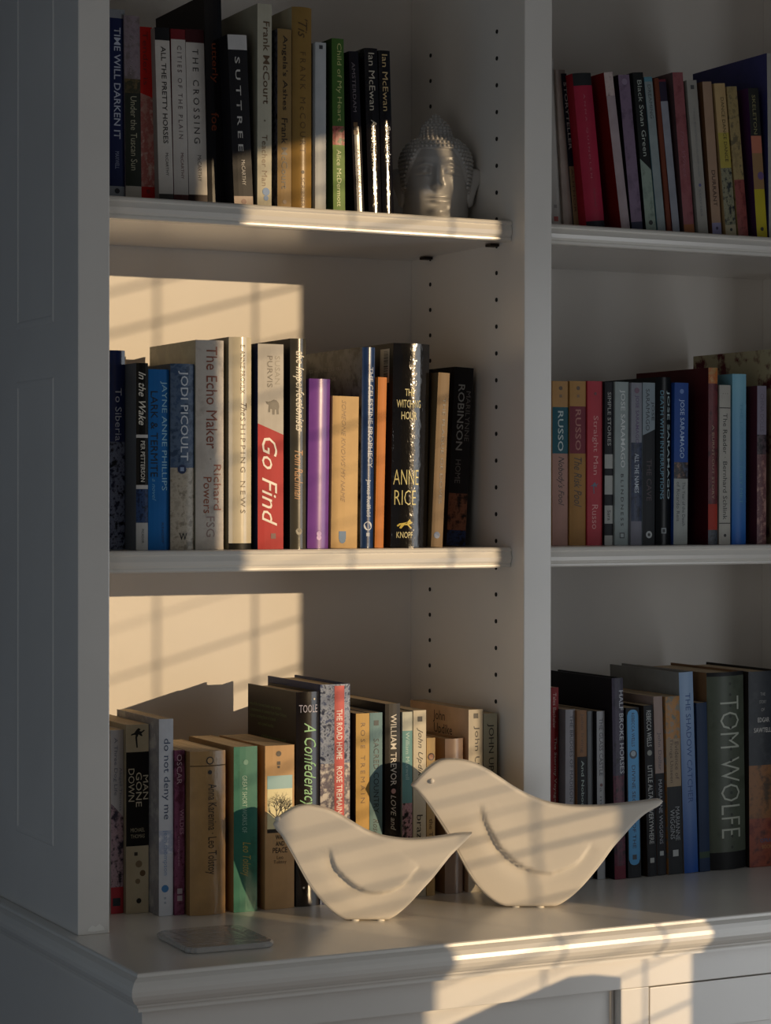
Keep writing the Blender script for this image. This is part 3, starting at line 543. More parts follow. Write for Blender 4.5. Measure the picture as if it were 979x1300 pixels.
low_left = [
 dict(label='white and red paperback titled A Three Dog Life beside the left stile on the worktop', top=(141,156.5,927), bot=(141,156.7), Y=.104,
  bands=[(C_('#c3c0c2'),1020,1038),(M_('#3a3444','#b49aa4','#241f2c',60),1127),(C_('#b83a44'),)], texts=[('A Three Dog Life',937,1010,.35,.36,'#6a6c7c'),('Abigail Thomas',975,1030,.75,.3,'#7a7c8c')], marks=[('sq',1146,.45,.0045,'#1f2a33')]),
 dict(label='cream book with a long black panel titled Man Gone Down on the worktop', top=(161,189.5,920), bot=(160.5,189), rnd=.001,
  bands=[(C_('#cfc2a4'),955),(C_('#1c1a17'),1075),(C_('#cfc2a4'),)], side=C_('#a09680'),
  texts=[('MAN',985,1016,.86,.24,'#d8cfb6'),('GONE',981,1025,.55,.26,'#d8cfb6'),('DOWN',976,1018,.22,.26,'#d8cfb6'),('MICHAEL',1052,1057,.5,.62,'#b3a98e','H'),('THOMAS',1060,1065,.5,.62,'#b3a98e','H')],
  marks=[('fig',934,.5,.0085,'#1c1a17'),('sq',1085,.42,.002,'#3a3028'),('disc',1098,.55,.004,'#8a765a'),('disc',1110,.72,.0035,'#6a5238'),('disc',1120,.5,.003,'#8a765a'),('disc',1145,.55,.003,'#1c1a17')]),
 dict(label='white and pale grey book titled Do Not Deny Me on the worktop', top=(202,220,913), bot=(202,220),
  bands=[(C_('#cdd0d6'),1055),(M_('#cdd0d6','#a8b0c4','#d8dade',40),1085),(C_('#cdd0d6'),)], side=M_('#8f8f90','#7a7a80','#9c9c9c',30),
  texts=[('do not deny me',938,1041,.5,.6,'#2f405e'),('jean thompson',1055,1112,.45,.42,'#7c92b4')], marks=[('disc',1129,.42,.0042,'#3f78ac'),('sq',1141,.42,.0012,'#9aa4b0'),('sq',1147,.42,.0012,'#9aa4b0')]),
 dict(label='thin maroon and mauve paperback left of the thick tan book on the worktop', top=(221,233.5,952.6), bot=(222,234.5),
  bands=[(M_('#5a2a3c','#7c4660','#4a2030',50),)], texts=[('WILDES',1028,1060,.7,.4,'#b98a9c','b'),('OSCAR',958,996,.45,.5,'#c2a4ac'),('complete',1062,1100,.4,.34,'#a8788c')], marks=[('sq',1132,.5,.003,'#a89aa0'),('sq',1141,.5,.003,'#a89aa0')]),
 dict(label='thick worn tan paperback titled Anna Karenina on the worktop', top=(242,286.5,954), bot=(243,288), rnd=.0045, name='book',
  bands=[(mat('#b08a58',.3,'crinkle',coat=.3),972),(C_('#5a4426'),973.5),(mat('#b08a58',.3,'crinkle',coat=.3),)], side=C_('#8a6a44'),
  texts=[('Anna Karenina · Leo Tolstoy',996,1112,.56,.34,'#1e150b')], marks=[('disc',966,.52,.0045,'#1e150b'),('disc',966,.52,.0032,'#b08a58'),('disc',981,.52,.0025,'#1e150b')]),
 dict(label='dark green tan-edged paperback of short works on the worktop', top=(297,326.5,948), bot=(297,326.8), rnd=.0008,
  bands=[(M_('#2f6a5c','#35705f','#28604f',14),)], side=C_('#9c7c52'),
  texts=[('GREAT SHORT WORKS OF',985,1058,.45,.2,'#8fb0a0'),('Leo Tolstoy',1070,1114,.5,.46,'#a89a4c','i')], marks=[('disc',968,.5,.003,'#4f8474')]),
 dict(label='tan book titled War and Peace with a black tree picture, behind the small bird', top=(337,375,946.5), bot=(337,374), rnd=.0012,
  bands=[(C_('#c09a6c'),)], side=C_('#b08a5c'),
  texts=[('WAR',1061,1067,.5,.3,'#1c1610','Hb'),('AND',1069,1075,.5,.3,'#1c1610','Hb'),('PEACE',1077,1084,.5,.5,'#1c1610','Hb'),('Leo',1087,1092,.5,.22,'#5a4630','H'),('Tolstoy',1093,1099,.5,.44,'#5a4630','H')],
  marks=[('panel',(985,1002),.5,.43,'#8fb4b8'),('panel',(1002,1053),.5,.43,'#ded4a6'),('panel',(1053,1058),.5,.43,'#1c1812'),('tree',0,0,0,'#1c1812'),('disc',957,.45,.0032,'#3a2c1c'),('sq',969,.45,.002,'#3a2c1c'),('sq',974,.45,.0014,'#3a2c1c')]),
 dict(label='black book with pale green script spine lettering, tallest behind the small bird', top=(377,406,878.6), bot=(377,406.5), rnd=.003, hard=1, d=.14,
  bands=[(mat('#1a130f',.2,'cover',coat=.6),)], side=C_('#241a12',.4),
  texts=[('TOOLE',895,905,.5,.78,'#b9b4c2','H'),('A Confederacy of',918,1048,.5,.7,'#8fc28c','i')], marks=[('disc',888,.75,.0012,'#d8d0c0'),('disc',1128,.3,.0012,'#d8d0c0')],
  sidetext=[('one of the funniest books ever written',.006,.024,.0058,'#4f6a30'),('a masterwork of comedy from New Orleans',.006,.031,.0058,'#4f6a30'),('a great rumbling farce of a book',.006,.038,.0058,'#4f6a30'),('and a jewel besides',.03,.046,.0058,'#4f6a30'),('a brilliant and evocative novel',.04,.060,.0058,'#4f6a30'),('hilarious, very moving',.04,.067,.0058,'#4f6a30')]),
 dict(label='tall grey-blue mottled book with a red stripe down the spine, titled The Road Home', top=(407,444,869), bot=(407.5,445), rnd=.002, hard=1, d=.15,
  bands=[(M_('#4a5474','#9ca4b4','#2f364c',150),970),(M_('#c3b9b0','#6a6470','#d4ccc4',70),1040),(M_('#30344c','#8a94a8','#20243a',90),)], side=C_('#26345c'),
  texts=[('THE ROAD HOME',901,965,.62,.2,'#f0e2d8','b'),('ROSE TREMAIN',974,1034,.62,.2,'#f0e2d8','b')], marks=[('panel',(871,1048),.62,.17,'#c03a34')]),
 dict(label='yellow-tan paperback left of the teal Sacred Country on the worktop', top=(451.5,468,906), bot=(452,469),
  bands=[(C_('#c9a25c'),)], side=C_('#5a3a28'), texts=[('ROSE TREMAIN',918,1020,.5,.32,'#6f5228','s')]),
 dict(label='teal-blue paperback titled Sacred Country on the worktop', top=(468.7,485,905), bot=(469.5,485.5),
  bands=[(C_('#6f9096'),)], texts=[('SACRED COUNTRY',938,1033,.5,.42,'#1d2c34'),('Rose',1040,1060,.5,.5,'#1d2c34','i')], marks=[('sq',918,.5,.003,'#1d2c34')]),
 dict(label='tall black paperback with white author lettering in the middle of the lower left row', top=(489,508,893.5), bot=(489,508),
  bands=[(C_('#171311',.3),)], texts=[('WILLIAM TREVOR',907,998,.55,.4,'#c9c2b6','b'),('LOVE and',1010,1055,.55,.36,'#c9c2b6','i')], marks=[('disc',1005,.55,.003,'#b08a84')]),
 dict(label='thin pale teal and white paperback with flowers at its foot, on the worktop', top=(511,523,904), bot=(511,523.5),
  bands=[(C_('#c3c4b4'),928),(C_('#6a9a9a'),1020),(M_('#2a2a2c','#b9929a','#1a1a20',90),)], texts=[('William Maxwell',930,990,.5,.4,'#a8c4c0')]),
 dict(label='white paperback with black italic author lettering, partly behind the large bird head', top=(525,541,902), bot=(525,541),
  bands=[(C_('#cfc5ae'),)], texts=[('John Updike',924,992,.5,.5,'#2c2620','i'),('brazil',1035,1072,.5,.5,'#2c2620')], marks=[('sq',913,.5,.003,'#2c2620')]),
 dict(label='thin short tan paperback with a round brown emblem behind the large bird', top=(542,552.5,937), bot=(542,552.5), d=.11,
  bands=[(C_('#c0a06c'),)], texts=[('the Toni',1040,1075,.5,.5,'#5a4028')], marks=[('disc',961,.5,.0045,'#4a3020'),('disc',961,.5,.003,'#a06a4a')]),
 dict(label='short plain grey-brown rounded hardcover behind the large bird', top=(567.5,589.5,938), bot=(567,589.5), rnd=.004, hard=1, d=.115,
  bands=[(mat('#8d7768',.3,'cover',coat=.3),)], side=C_('#8a6e54')),
 dict(label='cream book whose pale side cover shows large black author lettering', top=(594.6,612.5,901), bot=(595,613), d=.15,
  bands=[(C_('#c2b9a8'),)], side=C_('#c9a888'), texts=[('John Updike',922,1010,.55,.42,'#2c2824')], marks=[('sq',909,.5,.003,'#2c2824')],
  sidetext=[('John',.062,.018,.0165,'#2f2620'),('Updike',.062,.0335,.0165,'#2f2620')]),
 dict(label='pale yellowish capital-lettered paperback at the right end of the lower left row', top=(614,631,906), bot=(614,631),
  bands=[(C_('#b9b39a'),)], texts=[('JOHN UPDIKE',919,1010,.5,.5,'#1e1c1a')]),
]
row(low_left, ZC, 'books on the worktop in the left bay', .05, .115, 0)

top_right = [
 dict(label='white leaning paperback half hidden by the divider on the top right shelf', top=(691,708,76), bot=(702,714), Y=.085,
  bands=[(C_('#b9b4ae'),)], texts=[('OMENS',200,245,.6,.3,'#7a7470','H')][:0], marks=[('sq',262,.4,.002,'#8a8480'),('sq',278,.4,.003,'#a04038')]),
 dict(label='glossy beige-white leaning paperback second from the divider on the top right shelf', top=(706,712,88), bot=(716,728),
  bands=[(K_('#b0a096'),)]),
 dict(label='thin black leaning paperback with white capitals, left of the wide crimson book', top=(713,719,93), bot=(729,736),
  bands=[(C_('#16182a'),211),(C_('#9c8462'),)], texts=[('STORYTELLER',104,190,.5,.55,'#c2c0bc','b'),('AUTHOR',214,270,.5,.4,'#5a4a38')]),
 dict(label='wide crimson leaning hardcover with black ends on the top right shelf', top=(728,750,91), bot=(746,770), hard=1, rnd=.003,
  bands=[(C_('#26282a'),107),(C_('#a32540'),281),(C_('#1c1c24'),)], side=C_('#a01c30'), texts=[('ANNA QUINDLEN',118,226,.45,.11,'#b4586a','s'),('Novel',240,262,.55,.14,'#8a2a3c')]),
 dict(label='dark red book with a glossy white crinkled spine leaning on the top right shelf', top=(767,781.5,91), bot=(790,801), rnd=.001,
  bands=[(M_('#b09a9a','#c4b4b0','#6a4a4a',30),121),(mat('#b4a4a8',.12,'crinkle',coat=1.0),)], side=C_('#7a1a18')),
 dict(label='greyish purple leaning paperback left of Black Swan Green on the top right shelf', top=(785,798,94), bot=(803,817),
  bands=[(M_('#6c5c70','#7c6a80','#5f5064',24),282),(C_('#2f3148'),)], side=C_('#16141a'), marks=[('disc',103,.5,.004,'#8a7a90')]),
 dict(label='black and grey-green leaning paperback titled Black Swan Green', top=(803.5,814,91), bot=(821,834),
  bands=[(C_('#1a1c1c'),201,216),(M_('#7a8a80','#8d9c90','#6a7a70',30),)], texts=[('Black Swan Green',101,198,.55,.45,'#a8b0a8')], marks=[('disc',283,.5,.003,'#1a1c1c')]),
 dict(label='silvery pale teal glossy leaning paperback right of Black Swan Green', top=(818,827,97), bot=(836,846),
  bands=[(C_('#5c8c9c'),103),(mat('#97a3a4',.15,'crinkle',coat=.9),)], texts=[('DREAMING',107,150,.5,.4,'#4a5458'),('AUTHOR NAME',215,270,.5,.3,'#5a6468')][:1]),
 dict(label='thin red-brown leaning paperback on the top right shelf', top=(831,835,99), bot=(848,853.5), bands=[(C_('#6c3420'),)]),
 dict(label='thin dark purple leaning book with glossy lettering on the top right shelf', top=(836.5,844,100), bot=(855,864),
  bands=[(C_('#6a2230'),103),(C_('#2a2236'),128),(K_('#9a9ca6'),)]),
 dict(label='dusty rose leaning hardcover on the top right shelf', top=(854,863.5,91), bot=(869.5,882.5),
  bands=[(M_('#84484c','#90565a','#784044',24),285),(C_('#9a6038'),)], side=C_('#5c4a4c'), texts=[('The Wives',165,225,.5,.36,'#96606a','i')]),
 dict(label='grey-white leaning paperback right of the dusty rose one on the top right shelf', top=(872,882.5,101), bot=(887.5,900),
  bands=[(C_('#a09c94'),)], texts=[('THE EMPEROR OF AIR',135,225,.5,.2,'#8a8a88'),('stories',240,275,.5,.3,'#7c7c7c')], marks=[('sq',110,.5,.0025,'#4a4a4c'),('disc',235,.5,.002,'#5a5a8a')]),
 dict(label='pinkish tan leaning paperback with a lilac foot on the top right shelf', top=(892,900,103), bot=(905.5,917),
  bands=[(C_('#a88a72'),283),(C_('#8c88a8'),)], side=C_('#6c4a30'), texts=[('DURRANT',216,262,.5,.4,'#4a3428','b')], marks=[('disc',290,.5,.002,'#3a3450')]),
 dict(label='yellow and dark mottled leaning paperback titled Dance Dance Dance on the top right shelf', top=(907,919,105), bot=(922.5,936),
  bands=[(C_('#c0a272'),168),(C_('#b4a44c'),213),(M_('#33383a','#8d8a70','#20242c',70),286),(C_('#b0a488'),)], texts=[('DANCE DANCE DANCE',123,205,.6,.3,'#4a4420')], marks=[('disc',292,.5,.002,'#2a2a24')]),
 dict(label='tan patterned leaning paperback with a dull red lower end on the top right shelf', top=(923,934,109), bot=(938.5,951),
  bands=[(M_('#8c7a54','#a08c60','#6a6048',70),228),(M_('#7a3838','#8c4a44','#6a3030',50),)], texts=[('LAHIRI',240,275,.5,.4,'#b0948a')][:0]),
 dict(label='purple, black and yellow leaning paperback on the top right shelf', top=(950,959.5,111), bot=(962,975),
  bands=[(C_('#2c2c2a'),172),(C_('#c27860'),194),(C_('#9c7a54'),240),(C_('#c4b42c'),)], side=C_('#4a2450'), texts=[('SKELETON',120,170,.45,.32,'#8f875a'),('VOX 81',255,280,.5,.4,'#4a4014')][:1], marks=[('disc',223,.7,.005,'#6c5480'),('disc',291,.5,.0025,'#2a2410')]),
 dict(label='large upright indigo book at the right edge of the frame on the top right shelf', top=(974,992,68), bot=(977,995), d=.165, hard=1,
  bands=[(C_('#b0aca4'),)], side=M_('#343664','#3a3a6c','#2c2e58',10)),
]
row(top_right, ZT, 'books on the top right shelf', .06, .12, X2)

mid_right = [
 dict(label="teal banded tan and pink paperback titled Nobody's Fool beside the divider", top=(701.5,721.3,484), bot=(701.5,721.6), Y=.09,
  bands=[(C_('#c0925a'),517),(C_('#175a68'),576),(C_('#b58a7c'),)], texts=[('RUSSO',522,573,.5,.34,'#b8cac8','b'),("Nobody's Fool",580,642,.5,.5,'#33261e','i')], marks=[('disc',493,.5,.0025,'#5a4020'),('sq',503,.5,.0018,'#7a5a34')]),
 dict(label='maroon banded golden paperback titled The Risk Pool on the middle right shelf', top=(723.5,743.8,484), bot=(723.5,744),
  bands=[(C_('#b98c50'),516),(C_('#7a2a38'),576),(C_('#a87a3c'),)], texts=[('RUSSO',520,572,.5,.34,'#a8645c','b'),('The Risk Pool',581,644,.5,.5,'#2c2010','i')], marks=[('disc',493,.5,.0025,'#5a4020'),('sq',503,.5,.0018,'#7a5a34')]),
 dict(label='red-pink paperback titled Straight Man on the middle right shelf', top=(745.8,764.5,484), bot=(746,765),
  bands=[(C_('#b83c48'),)], texts=[('Straight Man',528,603,.5,.42,'#d08a88'),('Russo',641,672,.5,.42,'#d08a88')], marks=[('disc',500,.5,.002,'#6a1c24'),('fig',618,.45,.0055,'#5a5c70')]),
 dict(label='black paperback with white blocks down its lower spine on the middle right shelf', top=(768,778.5,485), bot=(768,778.6),
  bands=[(C_('#1c1c22'),577),(C_('#aeb0ac'),595),(C_('#1c1c22'),604),(C_('#aeb0ac'),628),(C_('#1c1c22'),642),(C_('#aeb0ac'),665),(C_('#1c1c22'),680),(C_('#aeb0ac'),)], texts=[('SIMPLE STORIES',498,566,.5,.4,'#a8a8a4'),('Sara',648,661,.5,.4,'#3a3a3c')]),
 dict(label='silvery blue-white paperback titled Blindness on the middle right shelf', top=(781,798.5,485), bot=(781,798.6),
  bands=[(C_('#9aa6a6'),)], texts=[('JOSE SARAMAGO',495,594,.5,.4,'#d2d8d8','b'),('B L I N D N E S S',602,668,.5,.2,'#2a2e30','b')], marks=[('sq',680,.5,.0035,'#2f3438'),('sq',680,.5,.0022,'#9aa6a6')]),
 dict(label='pale lilac over dark blue paperback titled All the Names on the middle right shelf', top=(801.6,815,486), bot=(801.6,815),
  bands=[(C_('#8a8c96'),562),(M_('#222c40','#35405a','#1a2030',60),662),(C_('#80808c'),)], texts=[('JOSE SARAMAGO',502,563,.5,.4,'#5a4a70','b'),('ALL THE NAMES',576,626,.5,.4,'#b0bac6','b')], marks=[('disc',496,.5,.0035,'#6a4a60')]),
 dict(label='paperback with grey-blue upper and black lower spine titled The Cave', top=(816.2,831.7,486), bot=(816.2,831.7),
  bands=[(C_('#8c9aa2'),553,545),(C_('#1c1f24'),)], texts=[('SARAMAGO',494,547,.38,.3,'#2c3640'),('JOSE',510,534,.78,.28,'#2c3640'),('THE CAVE',583,636,.5,.4,'#3c2c34')], marks=[('disc',679,.5,.0045,'#b0b4b4'),('disc',679,.5,.002,'#1c1f24')]),
 dict(label='rounded black hardcover titled Death with Interruptions on the middle right shelf', top=(834.6,852.8,479), bot=(834.6,853), hard=1, rnd=.003,
  bands=[(C_('#131619',.3),)], texts=[('JOSE SARAMAGO',496,634,.75,.26,'#a8bcc0','b'),('DEATH WITH INTERRUPTIONS',496,634,.32,.22,'#5f8ca0','b')], marks=[('sq',674,.45,.0035,'#8a9294'),('sq',674,.45,.002,'#131619')]),
 dict(label='blue over white paperback with a dark figure in the middle of its spine', top=(857,874.5,486), bot=(855.5,873),
  bands=[(C_('#214a94'),587),(M_('#8a6a5a','#2a2628','#4a5468',60),608),(C_('#a6aaa6'),)], texts=[('JOSE SARAMAGO',507,582,.5,.4,'#9ab4d8','b'),('The Year of the Death',612,668,.7,.24,'#4c5054'),('of Ricardo Reis',612,662,.3,.24,'#4c5054')], marks=[('disc',497,.5,.003,'#5a7cb8')]),
 dict(label='large dark red hardcover with a wide maroon side cover on the middle right shelf', top=(899.5,911,467), bot=(899.5,911), d=.165, hard=1,
  bands=[(M_('#a8824c','#b0622c','#c09a60',60),487),(M_('#4a1c22','#6a2c30','#3a141a',30),640),(C_('#a83424'),673),(M_('#2a2c34','#4a5058','#1c1c22',60),)], side=C_('#4c1014'), texts=[('The History of Love',540,634,.5,.3,'#8a6a54')][:0]+[('A BURNT-OUT STORY',540,634,.5,.26,'#9a7a64')]),
 dict(label='thin white paperback with black rules titled The Reader on the middle right shelf', top=(913.5,927.5,489), bot=(913.5,927.5),
  bands=[(C_('#b8b4aa'),517.5),(C_('#1e1c1c'),518.6),(C_('#b8b4aa'),664),(C_('#1e1c1c'),665),(C_('#b8b4aa'),)], texts=[('The Reader · Bernhard Schlink',525,660,.5,.4,'#2a2826')], marks=[('disc',680,.5,.002,'#1e1c1c')]+[('sq',500,c,.0004,'#1e1c1c') for c in (.3,.5,.7)]),
 dict(label='light blue hardcover shading to deeper blue below, on the middle right shelf', top=(932,950,475), bot=(930.5,948), hard=1, rnd=.002,
  bands=[(mat('#7fb4c8',.4,'fade',hex2='#1c5cae',scale=5.0),)], side=mat('#6fa0b0',.4,'fade',hex2='#1c5cae',scale=5.0), texts=[('THE LAST TIME THEY MET',512,640,.6,.22,'#5c9cb8')]),
 dict(label='mauve-grey paperback with ink and pink patterns beside the floral book', top=(961.5,974,490), bot=(961.5,973),
  bands=[(C_('#8c8494'),552),(M_('#2a2226','#5a4a50','#1a181c',60),577),(M_('#a47c74','#6a4448','#b48c80',50),)], side=C_('#5a2a34'), texts=[('CHINA DOLLS',500,548,.5,.4,'#6a6274'),('LISA SEE',600,665,.5,.4,'#7a4a50')][:1]),
 dict(label='tall cream book with dark red floral side cover at the right edge of the frame', top=(988,1010,443), bot=(988,1010), d=.19,
  bands=[(C_('#a89c84'),)], side=mat('#b4aa88',.5,'mottle',hex2='#b4aa88',hex3='#5a141c',scale=28)),
]
row(mid_right, ZM, 'books on the middle right shelf', .06, .12, X2)

low_right = [
 dict(label='thin red book titled The Stormy Voyage of, beside the divider on the worktop', top=(699.5,708.5,873), bot=(699.5,709), Y=.085,
  bands=[(C_('#8c2024'),)], texts=[('Tales Bachelor',880,925,.45,.45,'#c09a94'),('The Stormy Voyage of Father',936,1060,.55,.45,'#d0b4ac','b')]),
 dict(label='white-grey paperback titled The Bridges of Madison on the lower right row', top=(718,729,901), bot=(718,730),
  bands=[(C_('#9c9aa0'),)], side=C_('#77757a'), texts=[('THE BRIDGES OF MADISON',908,1018,.6,.34,'#3c3a48')]),
 dict(label='black paperback with a tan upper spine on the lower right row', top=(733,744.5,902), bot=(734,746),
  bands=[(C_('#8a6444'),961),(C_('#17181c'),)], texts=[('John Irving',906,956,.5,.4,'#5a3c24'),('And Nobody Cries',966,1060,.5,.4,'#8c9a94','b')]),
 dict(label='plain thin light grey paperback next to the tan-topped black one on the lower right row', top=(746,753,903), bot=(747,754), bands=[(C_('#6c7074'),)]),
 dict(label='pale grey paperback titled The Glass Castle on the lower right row', top=(758,766.5,903), bot=(759,769),
  bands=[(C_('#a6a8ac'),)], side=C_('#1c1c20'), texts=[('THE GLASS CASTLE',912,985,.5,.45,'#3c3e44'),('a memoir',1000,1060,.5,.4,'#5c5e64')], marks=[('disc',997,.5,.002,'#5a3434')]),
 dict(label='dark purple hardcover titled Half Broke Horses on the lower right row', top=(777,785,861), bot=(781,795), d=.15, hard=1,
  bands=[(M_('#2c2838','#3c3448','#1c1a24',30),985),(M_('#241c2a','#5a2438','#1a1620',40),1100),(C_('#6a2434'),)], side=C_('#15141a'), texts=[('HALF BROKE HORSES',877,983,.8,.4,'#b0b4bc','b')]),
 dict(label='black paperback with a rounded sky-blue label down its spine on the lower right row', top=(795,811.5,898.5), bot=(798,814.5),
  bands=[(C_('#14161c'),)], texts=[('REBECCA WELLS',905,948,.5,.24,'#16304a','b'),('DIVINE SECRETS OF THE',972,1078,.5,.26,'#16304a','b')], marks=[('panel',(901,1099),.5,.42,'#3f8fc4',.9),('disc',958,.5,.0055,'#2c3848'),('disc',957,.5,.0035,'#8a9aa4'),('sq',1089,.5,.003,'#16202c')]),
 dict(label='black paperback with bold white capitals right of the sky-blue labelled one', top=(817.5,828,895.5), bot=(823,834.5),
  bands=[(C_('#15151a'),)], side=C_('#3a2c20'), texts=[('REBECCA WELLS',902,948,.5,.5,'#a4a6a4','b'),('LITTLE ALTARS EVERYWHERE',972,1072,.5,.5,'#a4a6a4','b')], marks=[('disc',956,.5,.0035,'#7a7c74'),('sq',1093,.5,.003,'#a4a6a4')]),
 dict(label='pink-cream over black paperback titled John Dollar on the lower right row', top=(830,841.5,884), bot=(835.5,846.5),
  bands=[(C_('#a08c84'),982),(C_('#17171c'),)], texts=[('John Dollar',930,978,.5,.5,'#5c5458'),('MARIANNE WIGGINS',990,1072,.5,.4,'#8a8c94')], marks=[('sq',1084,.5,.0028,'#a0a4a4')]),
 dict(label='floral, cream and black paperback titled Evidence of Things Unseen', top=(845,864,884), bot=(849.5,867.5),
  bands=[(M_('#6c6c60','#a8763c','#7c7c74',60),938),(C_('#a08c72'),999),(C_('#26292c'),)], texts=[('Evidence of',942,990,.72,.28,'#5c4a3c'),('Things Unseen',938,994,.32,.28,'#5c4a3c'),('MARIANNE',1025,1068,.68,.3,'#8c9094'),('WIGGINS',1028,1066,.32,.3,'#8c9094')], marks=[('sq',1084,.5,.004,'#a8acac')]),
 dict(label='pale to deep blue leaning hardcover titled The Shadow Catcher', top=(862.7,882.5,853), bot=(870,887.5), hard=1, rnd=.0015, d=.16,
  bands=[(mat('#8ea6c4',.4,'fade',hex2='#1c4a94',scale=4.6),)], side=C_('#8c8c88'), texts=[('THE SHADOW CATCHER',880,1020,.55,.36,'#274a84')]),
 dict(label='shorter dark blue book left of the thick olive one on the lower right row', top=(884.5,899.5,892), bot=(889,902),
  bands=[(C_('#1e3250'),1082),(C_('#3a4c3c'),1090),(C_('#1e3250'),)], texts=[('LANDSCAPE',900,925,.5,.3,'#34649c')][:0]),
 dict(label='thick olive-grey hardcover with tall outlined white author capitals on the lower right row', top=(900.5,948,853), bot=(904,950.5), hard=1, rnd=.006, d=.165,
  bands=[(C_('#17171a'),858),(M_('#4a5044','#50564a','#444a3e',12),1084),(C_('#121214'),)], side=C_('#8a6a4c'),
  texts=[('TOM WOLFE',884,1066,.55,.52,'#a8ac9e','t')], marks=[('disc',y,.56,.0019,'#262a22') for y in range(868,1082,14)]),
 dict(label='dark topped book with a sunset orange lower spine titled Edgar Sawtelle', top=(951.5,992,852), bot=(953,995), hard=1, rnd=.002, d=.165,
  bands=[(M_('#30343a','#262a30','#3a3c40',20),972),(M_('#6a4830','#8a5c34','#4a3828',25),1040),(M_('#6a2c22','#8c4630','#4a2420',30),)], side=C_('#2c2824'),
  texts=[('THE',879,883,.4,.14,'#9a9894','H'),('STORY',889,893,.4,.2,'#9a9894','H'),('OF',899,903,.4,.1,'#9a9894','H'),('EDGAR',911,917,.42,.34,'#c2beb8','Hb'),('SAWTELLE',924,930,.42,.56,'#c2beb8','Hb'),('OPRAH',1066,1071,.5,.4,'#2c4a70','Hb'),('BOOK',1074,1079,.5,.3,'#a8763c','Hb')]),
]
row(low_right, ZC, 'books on the worktop in the right bay', .05, .1, X2)
book('small pale pinkish book tucked behind the short light tan paperback on the middle left shelf', (434.5,446,474), (434.5,446), 0, [(C_('#b98a74'),)], Y=.19, zb=ZM, d=.09, group='books on the middle left shelf')

